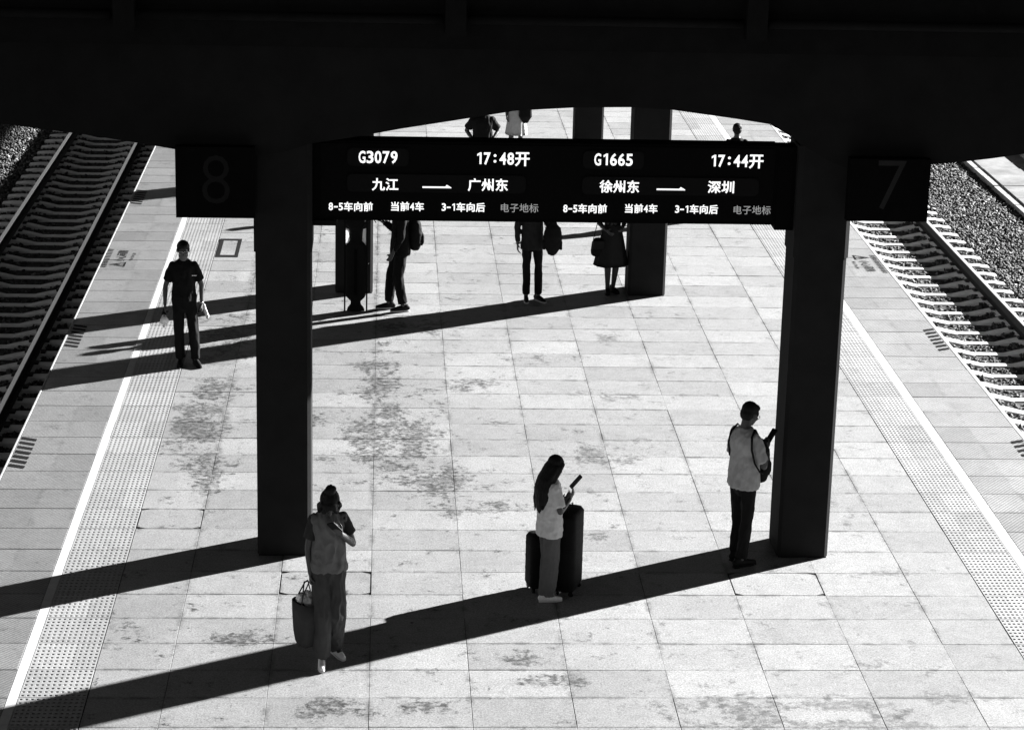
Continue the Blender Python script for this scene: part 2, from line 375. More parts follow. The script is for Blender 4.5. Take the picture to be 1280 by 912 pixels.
def edge_mesh(w, m_):
    m = MB().topbox(-w/2+.002, w/2-.002, -PITY/2+.0042, PITY/2-.0042, -.012, 0, .0025).mesh('edge_slab'); m.materials.append(m_); return m
EL = (PX0+.022, -3.305); ER = (6.755, PX1-.022)
def tactile_mesh(w):
    b = MB(); h0, h1 = -.0045, .003
    X_, Y_ = w/2-.002, PITY/2-.0035
    nx, ny = 12, 8; px, py = 2*X_/nx, 2*Y_/ny
    for i in range(nx):
        for j in range(ny):
            x0, y0 = -X_+i*px, -Y_+j*py; x1, y1 = x0+px, y0+py
            a0, a1, c0, c1 = x0+px*.23, x1-px*.23, y0+py*.30, y1-py*.30; t = .002; n = len(b.v)
            b.v += [(x0,y0,h1),(x1,y0,h1),(x1,y1,h1),(x0,y1,h1),(a0,c0,h1),(a1,c0,h1),(a1,c1,h1),(a0,c1,h1),(a0+t,c0+t,h0),(a1-t,c0+t,h0),(a1-t,c1-t,h0),(a0+t,c1-t,h0)]
            b.f += [(n+k_, n+(k_+1)%4, n+4+(k_+1)%4, n+4+k_) for k_ in range(4)] + [(n+4+k_, n+4+(k_+1)%4, n+8+(k_+1)%4, n+8+k_) for k_ in range(4)] + [(n+8,n+9,n+10,n+11)]
    n = len(b.v); b.v += [(x, y, z) for z in (-.012, h1) for x, y in ((-X_,-Y_),(X_,-Y_),(X_,Y_),(-X_,Y_))]
    b.f += [(n+k_, n+(k_+1)%4, n+4+(k_+1)%4, n+4+k_) for k_ in range(4)]
    m = b.mesh('tactile_tile'); m.materials.append(M['tactile']); return m
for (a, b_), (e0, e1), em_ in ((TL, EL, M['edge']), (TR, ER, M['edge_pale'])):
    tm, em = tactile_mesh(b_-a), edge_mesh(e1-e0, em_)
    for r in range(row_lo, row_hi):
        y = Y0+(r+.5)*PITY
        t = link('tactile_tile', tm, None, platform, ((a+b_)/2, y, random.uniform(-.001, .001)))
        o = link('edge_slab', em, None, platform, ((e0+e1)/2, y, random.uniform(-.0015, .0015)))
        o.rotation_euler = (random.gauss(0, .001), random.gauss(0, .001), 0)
for name, a, b_ in (('safety_line', -3.302, -3.208), ('safety_line', 6.623, 6.752), ('edge_line', PX0-.002, PX0+.020), ('edge_line', PX1-.020, PX1+.002)):
    MB().topbox(a, b_, 14.7, 60, -.013, .001, .003).build(name, M['white_paint' if name == 'safety_line' else 'edge_paint'], platform)

# painted hatch boxes and gap warnings by both edges
def hatch(x0, x1, y0, y1, n, flip):
    b = MB(); p = (y1-y0)/n
    for k in range(n):
        ya = y0+k*p; sl = .16 if not flip else -.16
        b.quad((x0, ya, .004), (x1, ya+sl*.5, .004), (x1, ya+p*.52+sl*.5, .004), (x0, ya+p*.52, .004))
    b.build('painted_hatch', M['black_paint'], platform)
for y in (25.70, 30.56, 39.05): hatch(-4.235, -4.05, y, y+1.12, 7, True)
for y in (30.66, 25.75, 39.05): hatch(7.575, 7.735, y, y+1.12, 7, False)

def glyph_mesh(ch, bold):
    c = bpy.data.curves.new('g', 'FONT'); c.body = ch; c.resolution_u = 3; c.offset = bold; c.fill_mode = 'FRONT' if hasattr(c, 'fill_mode') else 'BOTH'
    o = bpy.data.objects.new('g', c); TMP.collection.objects.link(o); vl = TMP.view_layers[0]; vl.update()
    m = bpy.data.meshes.new_from_object(o.evaluated_get(vl.depsgraph))
    v = [tuple(q.co) for q in m.vertices]; f = [tuple(q.vertices) for q in m.polygons]
    bpy.data.objects.remove(o); bpy.data.curves.remove(c); bpy.data.meshes.remove(m)
    return v, f
GC = {}
def lettering(text, em, bold=.018, mono=True, cap=.74):
    """MB in the xy plane; ASCII characters take half a cell as on an LED board; returns (MB, width)"""
    out = MB(); x = 0
    for ch in text:
        full = ord(ch) > 0x2e00; cell = em if full else em*.5
        if ch == ' ': x += cell; continue
        if (ch, bold) not in GC: GC[(ch, bold)] = glyph_mesh(ch, bold)
        v, f = GC[(ch, bold)]
        if ch == '1':            # a one with a clear flag, as on the board
            v = [(.22,0,0),(.33,0,0),(.33,.70,0),(.24,.70,0),(.08,.60,0),(.08,.48,0),(.22,.56,0)]; f = [(0,1,2,3,4,5,6)]
        xs = [q[0] for q in v]; w = max(xs)-min(xs)
        if full: s = (em*.98, em*.98); ox = x+em*.01; oy = 0
        else:
            sx = min(em*.43/w, em*1.12) if ch not in '1:-.' else em*1.1
            if ch == '-': sx = em*.4/w
            s = (sx, em*cap/.70); ox = x+(cell-w*sx)/2-min(xs)*sx; oy = 0
            if ch == '-': oy = em*.10
            if ch == ':': oy = em*.13
        n = len(out.v); out.v += [(q[0]*s[0]+ox, q[1]*s[1]+oy, 0) for q in v]; out.f += [tuple(i+n for i in k) for k in f]
        x += cell
    return out, x
def warning(xc, yc, side):
    """gap warning painted on the edge slabs; the tops of the letters point to the platform edge"""
    b, w = lettering('小心间隙', .17, .012); c, w2 = lettering('Mind the gap', .075, .012)
    q = MB()
    for src, ox, oy in ((b, -.17, .0), (c, -.10, -.13)):
        n = len(q.v); q.v += [(a+ox, d+oy, 0) for a, d, e in src.v]; q.f += [tuple(i+n for i in k) for k in src.f]
    # triangle with an exclamation bar
    for pts in (((-.50,-.05),(-.22,-.05),(-.25,-.03),(-.46,-.03)), ((-.50,-.05),(-.46,-.03),(-.36,.16),(-.36,.20)), ((-.22,-.05),(-.36,.20),(-.36,.16),(-.25,-.03)), ((-.375,.02),(-.345,.02),(-.335,.11),(-.385,.11)), ((-.375,-.02),(-.345,-.02),(-.345,.005),(-.375,.005))):
        q.quad(*[(a, d, 0) for a, d in pts])
    for k in range(12): q.quad(*[(-.52+k*.095+a, .222+d, 0) for a, d in ((0,0),(.035,0),(.06,.085),(.025,.085))])
    q.v = [(xc - side*-v[1]*1.0, yc - side*v[0]*1.0, .0045) for v in q.v] if side > 0 else [(xc - v[1], yc + v[0], .0045) for v in q.v]
    q.build('gap_warning_print', M['black_paint'], platform)
warning(-3.94, 35.30, -1); warning(7.43, 35.48, 1)

# floor access cover with a dark frame
cv = MB()
x0, x1, y0, y1 = -2.575, -2.235, 35.45, 36.62; t = .055
cv.box(x0, x1, y0, y0+t*2.2, -.008, .007).box(x0, x1, y1-t*2.2, y1, -.008, .007).box(x0, x0+t, y0+t*2.2, y1-t*2.2, -.008, .007).box(x1-t, x1, y0+t*2.2, y1-t*2.2, -.008, .007)
cvo = cv.build('access_cover_frame', M['dark_steel'], platform)
MB().topbox(x0+t+.004, x1-t-.004, y0+t*2.2+.004, y1-t*2.2-.004, -.008, .0045, .002).build('access_cover_plate', M['slab'], platform)

# ---------------------------------------------------------------- tracks
RAIL_Z = -1.20
def sleeper_mesh():
    st = [(-1.30,-.02,.10),(-1.12,0,.105),(-.60,0,.105),(-.42,-.035,.095),(-.24,-.075,.085),(.24,-.075,.085),(.42,-.035,.095),(.60,0,.105),(1.12,0,.105),(1.30,-.02,.10)]
    b = MB(); n = 0
    for x, z, w in st:
        b.v += [(x,-w-.02,-.24),(x,-w,z-.015),(x,-w+.02,z),(x,w-.02,z),(x,w,z-.015),(x,w+.02,-.24)]
    for i in range(len(st)-1):
        a = i*6; c = a+6
        b.f += [(a+j, a+(j+1)%6, c+(j+1)%6, c+j) for j in range(6)]
    b.f += [tuple(reversed(range(6))), tuple((len(st)-1)*6+j for j in range(6))]
    m = b.mesh('sleeper'); m.materials.append(M['sleeper']); return m
def fast_mesh():
    b = MB()
    for rx in (-.755, .755):
        for s in (-1, 1):
            b.topbox(rx+s*.12-.035, rx+s*.12+.035, -.06, .06, -.01, .035, .01)
    m = b.mesh('rail_clips'); m.materials.append(M['rail_side']); return m
SM, FM = sleeper_mesh(), fast_mesh()
def rail_mesh(y0, y1):
    P = [(-.075,-.176),(.075,-.176),(.075,-.166),(.02,-.152),(.009,-.14),(.009,-.045),(.036,-.034),(.036,-.006),(.03,0),(-.03,0),(-.036,-.006),(-.036,-.034),(-.009,-.045),(-.009,-.14),(-.02,-.152),(-.075,-.166)]
    b = MB().prism(P, 'y', y0, y1); m = b.mesh('rail'); m.materials.append(M['rail_side']); m.materials.append(M['rail_top'])
    for p in m.polygons:
        c = p.center
        if abs(p.normal.z) > .5 and c.z > -.01: p.material_index = 1
    return m
RM = rail_mesh(9, 90)
for cx, ya, yb in ((-6.04, 22.3, 57), (9.57, 22.9, 57)):
    tr = MB().prism([(cx-2.7,-1.56),(cx+2.7,-1.56),(cx+1.9,-1.475),(cx-1.9,-1.475)], 'y', 8.5, 91).build('railway_track', M['ground']); setp(tr, kind='structure')
    for s in (-.755, .755): link('rail', RM, None, tr, (cx+s, 0, RAIL_Z))
    y = ya
    while y < yb:
        o = link('sleeper', SM, None, tr, (cx+random.gauss(0, .008), y+random.gauss(0, .008), -1.378)); o.rotation_euler.z = random.gauss(0, .006)
        link('rail_clips', FM, None, o)
        y += .6
def ballast(x0, x1, y0, y1, dens, cx, ya, mean, name, heap=0.0):
    n = int((x1-x0)*(y1-y0)*dens)
    X = rng.uniform(x0, x1, n); Y = rng.uniform(y0, y1, n)
    ph = np.abs((Y-ya+.3) % .6 - .3)
    keep = ~((np.abs(X-cx) < 1.34) & (ph < .138)) & (np.abs(np.abs(X-cx)-.755) > .11)
    X, Y, ph = X[keep], Y[keep], ph[keep]; n = len(X)
    inner = np.abs(X-cx) < .45
    Z = -1.437 + rng.uniform(-.03, .025, n) - np.where(inner, .055, 0) + heap*np.clip((np.abs(X-cx)-1.3)/.5, 0, 1)
    Rr = rng.uniform(.024, .05, n)
    base = np.array([(1,0,0),(-1,0,0),(0,1,0),(0,-1,0),(0,0,1),(0,0,-1)], float)
    V = base[None]*rng.uniform(.6, 1.25, (n, 6, 1)) + rng.normal(0, .22, (n, 6, 3))
    A = rng.normal(0, 1, (n, 4)); A /= np.linalg.norm(A, axis=1)[:, None]; w, a, b, c = A.T
    Rm = np.stack([1-2*(b*b+c*c), 2*(a*b-c*w), 2*(a*c+b*w), 2*(a*b+c*w), 1-2*(a*a+c*c), 2*(b*c-a*w), 2*(a*c-b*w), 2*(b*c+a*w), 1-2*(a*a+b*b)], -1).reshape(n, 3, 3)
    V = np.einsum('nij,nkj->nki', Rm, V)*Rr[:, None, None]; V[:, :, 2] *= .8
    V += np.stack([X, Y, Z], -1)[:, None]
    T = np.array([(0,2,4),(2,1,4),(1,3,4),(3,0,4),(2,0,5),(1,2,5),(3,1,5),(0,3,5)])
    Fc = (T[None] + (np.arange(n)*6)[:, None, None]).reshape(-1)
    me = bpy.data.meshes.new(name); me.vertices.add(n*6); me.vertices.foreach_set('co', V.reshape(-1))
    me.loops.add(n*24); me.loops.foreach_set('vertex_index', Fc.astype(np.int32)); me.polygons.add(n*8)
    me.polygons.foreach_set('loop_start', (np.arange(n*8)*3).astype(np.int32))
    me.update(calc_edges=True)
    at = me.attributes.new('tone', 'FLOAT', 'POINT'); tone = np.clip(rng.lognormal(math.log(mean), .6, n), .012, .45)
    at.data.foreach_set('value', np.repeat(tone, 6).astype(np.float32)); me.validate()
    o = link(name, me, M['stone']); setp(o, kind='stuff'); return o
setp(ballast(7.75, 11.0, 25, 53, 800, 9.57, 22.9, .045, 'track_ballast'), 'crushed grey ballast between the sunlit sleepers', 'ballast')
setp(ballast(10.9, 12.54, 32, 57, 900, 9.57, 22.9, .06, 'ballast_shoulder', .0), 'crushed grey ballast heaped along the sunlit track', 'ballast')
setp(ballast(-9.4, -4.2, 23.5, 56, 480, -6.04, 22.3, .05, 'shaded_ballast', .0), 'crushed dark ballast of the shaded track', 'ballast')

# kerb, edging and concrete service strip beyond the sunlit track
kb = empty('service_kerb', (12.55, 40, -1.56), 'low pale concrete kerb beyond the sunlit ballast', 'kerb')
y = -12
while y < 30:
    L = random.uniform(.75, .98); MB().topbox(0, .13, y+.01, y+L-.01, 0, .235+random.uniform(-.008, .008), .012).build('kerb_block', M['kerb'], kb); y += L
sv = MB(); yy = 20
svo = MB().box(12.76, 60, 8, 92, -1.7, -1.36).build('service_road', M['joint']); setp(svo, kind='structure')
yy = 34.0
while yy < 66:
    L = random.uniform(1.1, 2.2)
    for xa, xb in ((12.78, 16.2), (16.23, 20)): MB().topbox(xa, xb, yy+.015, yy+L-.015, -1.37, -1.345+random.uniform(-.006, .006), .006).build('road_slab', M['service'], svo)
    yy += L
lw = empty('added_shadow_trough', (WALLX, 44, -1.345), 'low concrete trough added to cast a dark band on the service strip', 'trough')  # added for the shadow band it throws in the corner
for k in range(14):
    MB().topbox(0, .22, -12+k*2+.012, -12+k*2+1.988, -.02, .16, .01).build('shadow_trough_block', M['kerb'], lw)
for k in range(15):
    yk = 40+k*.95+random.uniform(-.1, .1); w = random.uniform(.10, .2); d = random.uniform(.2, .42)
    e = empty('edging_stone', (12.24+random.uniform(-.04, .04), yk, -1.482), 'flat pale edging stone between ballast and kerb', 'stone', 'edging stones along the kerb', random.uniform(-.3, .3))
    b = MB(); pts = [(w*math.cos(a)*random.uniform(.8, 1.1), d*math.sin(a)*random.uniform(.8, 1.1)) for a in [i*math.pi/4 for i in range(8)]]
    n = 8; b.v = [(a, c, -.06) for a, c in pts]+[(a*.96, c*.96, .045) for a, c in pts]+[(a*.8, c*.85, .062) for a, c in pts]
    b.f = [tuple(reversed(range(8))), tuple(range(16, 24))]+[(r*8+i, r*8+(i+1)%8, r*8+8+(i+1)%8, r*8+8+i) for r in (0, 1) for i in range(8)]
    b.build('stone', M['kerb'], e)

# ---------------------------------------------------------------- unseen hall behind the camera, wall and roof added to block sky
hall = empty('unseen_hall', (0, -2, -1.56), 'unseen dark hall with a wide roof added to block sky light', 'building')
MB().box(-5, 45, -14, 0, 0, 14.5).build('sky_blocking_wall', M['roof'], hall)  # closes off the sky behind the view
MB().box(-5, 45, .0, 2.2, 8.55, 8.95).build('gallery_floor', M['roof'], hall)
MB().box(-3.0, 20.5, -14, 50, 14.55, 15.3).build('sky_blocking_roof', M['roof'], hall)  # out of view, added so the platform shade stays dark

# ---------------------------------------------------------------- columns and canopy
def column(x0, x1, y0, y1, label, collar=True):
    cx, cy = (x0+x1)/2, (y0+y1)/2
    e = empty('column', (cx, cy, 0), label, 'column', 'dark columns carrying the platform roof')
    hw, hd = (x1-x0)/2, (y1-y0)/2
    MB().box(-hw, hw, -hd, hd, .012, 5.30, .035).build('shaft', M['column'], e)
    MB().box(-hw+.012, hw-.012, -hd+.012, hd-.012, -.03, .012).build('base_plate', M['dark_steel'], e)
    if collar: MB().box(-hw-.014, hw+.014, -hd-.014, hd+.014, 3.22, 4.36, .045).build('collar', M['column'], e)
    return e
column(-1.275, -.725, 22.95, 23.53, 'thick dark column between the number 8 panel and the departure board')
column(4.125, 4.655, 22.94, 23.53, 'thick dark column between the departure board and the number 7 panel')
column(-.70, -.155, 33.40, 33.95, 'dark column behind the person with the backpack, black stand at its foot', False)
column(3.575, 4.12, 33.40, 33.95, 'dark column right beside the person in the flared skirt', False)
column(3.575, 4.12, 43.9, 44.45, 'slim far dark column seen through the gap above the departure board', False)

can = empty('platform_canopy', (1.75, 23.2, 0), 'black platform roof with an arched end beam over the departure board', 'canopy')
def soffit():
    arch = [(-.72,4.335),(-.4,4.385),(-.05,4.45),(.15,4.49),(.62,4.57),(1.28,4.685),(1.87,4.725),(2.42,4.735),(2.82,4.715),(3.45,4.635),(3.79,4.585),(3.95,4.50),(4.13,4.38)]
    wingL = [(-4.6,4.60),(-3.72,4.49),(-2.96,4.40),(-2.42,4.32),(-2.05,4.26),(-1.28,4.20)]
    wingR = [(4.65,4.13),(5.4,4.20),(5.72,4.23),(6.03,4.27),(6.35,4.32),(7.2,4.46),(7.9,4.62)]
    return wingL+[(-1.0,4.24)]+arch+[(4.4,4.22)]+wingR
def beam(y0, y1, ztop, name, xa=-9, xb=9):
    s = [q for q in soffit() if xa <= q[0] <= xb]; b = MB(); n = len(s)
    b.v = [(x-1.75, y-23.2, z) for y in (y0, y1) for x, z in s] + [(x-1.75, y-23.2, ztop) for y in (y0, y1) for x, z in s]
    for i in range(n-1):
        a, c, d, e = i, n+i, 2*n+i, 3*n+i
        b.f += [(a, a+1, d+1, d), (c+1, c, e, e+1), (a, c, c+1, a+1), (d, d+1, e+1, e)]
    b.f += [(0, 2*n, 3*n, n), (n-1, 2*n-1, 4*n-1, 3*n-1)]
    return b.build(name, M['roof'], can)
beam(22.90, 23.62, 5.36, 'end_beam')
for yy in (33.38, 43.9, 54.4): beam(yy, yy+.6, 5.32, 'roof_beam', -2.5, 5.3)
MB().box(-6.35, 6.15, -.42, -.30, 5.3, 7.2).build('end_fascia', M['dark_steel'], can)
for xa, xb in ((-6.30, -4.36), (-4.10, -1.2), (-.96, 1.7), (1.94, 6.1)):       # rolled pipe sections on the fascia
    MB().tube([(xa, -.50, 5.60), (xb, -.50, 5.60)], [.045, .045], seg=12).build('pipe', M['dark_steel'], can, True)
for xb in (-4.23, -1.08, 1.82):
    MB().box(xb-.1, xb+.1, -.60, -.42, 5.45, 6.1).build('pipe_bracket', M['dark_steel'], can)
for k in range(26):                                                           # roof sheets, side by side
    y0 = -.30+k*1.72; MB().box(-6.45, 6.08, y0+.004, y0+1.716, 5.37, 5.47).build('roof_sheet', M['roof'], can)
for s in (-6.5, 6.09): MB().box(s, s+.05, -.28, 44.4, 5.30, 5.62).build('eaves_gutter', M['dark_steel'], can)

# ---------------------------------------------------------------- departure board and number panels
bd = empty('departure_board', (1.7, 23.2, 3.53), 'wide black departure board with white glowing train numbers, times and cities', 'departure board')
def T(x, y, z): return (x-1.7, y-23.2, z-3.53)
YF = 23.05
MB().box(-2.422, 2.22, -.13, .13, .0, .80).build('housing', M['panel'], bd)
MB().box(-2.42, -2.17, -.15, .15, -.055, -.002).build('end_bracket', M['dark_steel'], bd)
MB().box(2.223, 2.42, -.125, .125, -.055, .79).build('end_bracket', M['panel'], bd)
scr = MB().box(-2.33, 2.19, -.14, -.131, .035, .775).build('screen', M['screen'], bd)
def field(text, xl, xr, zc, em, dim=False, bold=.022):
    b, w = lettering(text, em, bold); s = (xr-xl)/w
    zs = [q[1] for q in b.v]; mid = (min(zs)+max(zs))/2
    b.v = [T(xl+x*s, YF-.006, zc+(y-mid)) for x, y, _ in b.v]
    b.build('lettering', M['led_dim' if dim else 'led'], scr)
def pill(x0, x1, z0, z1):
    r = (z1-z0)*.28; pts = []
    for cx, cz, a0 in ((x1-r, z1-r, 0), (x0+r, z1-r, 90), (x0+r, z0+r, 180), (x1-r, z0+r, 270)):
        pts += [(cx+r*math.cos(R(a0+a)), cz+r*math.sin(R(a0+a))) for a in (0, 30, 60, 90)]
    b = MB(); b.v = [T(x, YF-.003, z) for x, z in pts]; b.f = [tuple(reversed(range(len(pts))))]; b.build('field_backing', M['pill'], scr)
for ox, num, tm, a, a_x, c, c_x in ((0, 'G3079', '17:48开', '九江', (-.121, .141), '广州东', (.83, 1.231)), (2.335, 'G1665', '17:44开', '徐州东', (2.144, 2.542), '深圳', (3.226, 3.498))):
    pill(-.367+ox, .242+ox, 4.085, 4.265); pill(-.367+ox, 1.406+ox, 3.825, 4.005)
    dz = .006 if ox else 0
    field(num, -.26+ox, .135+ox, 4.175+dz, .158); field(tm, .90+ox, 1.443+ox, 4.172+dz, .158)
    field(a, a_x[0]-.003, a_x[1]+.003, 3.902+dz, .134); field(c, c_x[0]-.003, c_x[1]+.003, 3.909+dz, .134)
    b = MB(); x0, x1 = .379+ox, .665+ox; zc = 3.879+dz          # arrow with a half head
    b.v = [T(x, YF-.006, zc+z) for x, z in ((x0, -.008), (x1, -.008), (x1, .0), (x1-.045, .026), (x1-.06, .008), (x0, .008))]; b.f = [(0, 1, 2, 3, 4, 5)]
    b.build('arrow', M['led'], scr)
    field('8-5车向前', -.552+ox, -.108+ox, 3.674+dz, .099); field('当前4车', .06+ox, .40+ox, 3.681+dz, .099)
    field('3-1车向后', .570+ox, 1.007+ox, 3.680+dz, .099); field('电子地标', 1.150+ox, 1.541+ox, 3.679+dz, .099, True, .006)
def number_panel(x0, x1, z0, z1, digit, cx, cz, h, label):
    k = 22.78/23.2; x0, x1 = x0*k, x1*k; z0, z1 = CAM_H-(CAM_H-z0)*k, CAM_H-(CAM_H-z1)*k     # hung on the near face of the beam
    k = 22.72/23.05; cx = cx*k; cz = CAM_H-(CAM_H-cz)*k; h *= k
    e = empty('platform_number_panel', ((x0+x1)/2, 22.78, z0), label, 'sign')
    w = (x1-x0)/2
    MB().box(-w, w, -.06, .06, 0, z1-z0).build('panel', M['panel'], e)
    MB().box(-w*.8, w*.8, .061, .115, .1, .25).build('wall_bracket', M['dark_steel'], e)
    v, f = glyph_mesh(digit, -.012); xs = [q[0] for q in v]; ys = [q[1] for q in v]; s = h/(max(ys)-min(ys))
    b = MB(); b.v = [((x-(min(xs)+max(xs))/2)*s*.92+cx-(x0+x1)/2, -.063, (y-(min(ys)+max(ys))/2)*s+cz-z0) for x, y, _ in v]; b.f = f
    b.build('numeral', M['numeral' if digit == '7' else 'numeral_dark'], e)
number_panel(-2.065, -1.285, 3.52, 4.235, '8', -1.66, 3.93, .49, 'black hanging panel with a faint grey figure eight')
number_panel(4.665, 5.485, 3.56, 4.20, '7', 5.075, 3.955, .50, 'black hanging panel with a faint grey figure seven')

# ---------------------------------------------------------------- people
def V(l, f, z): return Vector((l, -f, z))           # figure frame: l to its left, f forwards, z up (1.70 m basis)
def add_hand(b, wrist, d, pn, tside, curl, k=1.0):
    d = Vector(d).normalized(); pn = Vector(pn); pn = (pn-pn.dot(d)*d).normalized(); sd = d.cross(pn)*tside
    b.tube([wrist-d*.01, wrist+d*.03, wrist+d*.075, wrist+d*.09], [(.024,.02),(.034,.016),(.039,.0145),(.036,.012)], side=sd, dome=(True, True), seg=12)
    for i, L in enumerate((.074, .082, .076, .06)):
        p = wrist+d*(.088-.004*abs(i-1))+sd*(.030-.0195*i); sp = sd*(.10-.07*i)
        for frac, mul, r0, r1 in ((.45, .7, .0092, .0088), (.30, 1.6, .0088, .008), (.25, 2.3, .008, .0068)):
            a = curl*mul; q = p+((d*math.cos(a)+pn*math.sin(a))+sp*.6).normalized()*L*frac; b.cone(p, q, r0, r1, 10); p = q
    p = wrist+d*.022+sd*.024; q = p+(d*.62+sd*.66+pn*.35).normalized()*.046; b.cone(p, q, .0135, .0108, 10)
    a = min(curl, 1.0); r = q+(d*.85+sd*(.35-.5*a)+pn*(.3+.6*a)).normalized()*.034; b.cone(q, r, .0108, .0085, 10)

def head_rot(sp): return Matrix.Rotation(sp.get('hyaw', 0), 3, 'Z') @ Matrix.Rotation(sp.get('nod', 0), 3, 'X')
def head_pt(sp, l, f, z):                            # point given relative to the head's centre
    piv = V(0, .005, 1.50); return piv + head_rot(sp) @ (V(l, f+.015, z+.085))
def add_head(b, sp):
    Rh = head_rot(sp); hp = lambda l, f, z: head_pt(sp, l, f, z)
    b.tube([V(0, -.015, 1.40), V(0, -.005, 1.47), hp(0, -.02, -.05)], [.062, .054, .054], dome=(True, True))
    b.ball(hp(0, -.012, .022), (.076, .094, .092), Rh); b.ball(hp(0, .022, -.035), (.062, .066, .078), Rh); b.ball(hp(0, .045, -.082), (.036, .036, .026), Rh)
    b.cone(hp(0, .086, .012), hp(0, .104, -.026), .010, .015, 8)                    # nose
    for s in (-1, 1):
        b.ball(hp(s*.077, -.005, -.005), (.012, .020, .032), Rh)                    # ears
        b.ball(hp(s*.030, .082, .020), (.020, .010, .008), Rh)                      # brows
        b.ball(hp(s*.040, .062, -.022), (.022, .022, .022), Rh)                     # cheeks
    b.ball(hp(0, .083, -.054), (.023, .010, .0055), Rh); b.ball(hp(0, .081, -.064), (.020, .010, .006), Rh)    # lips

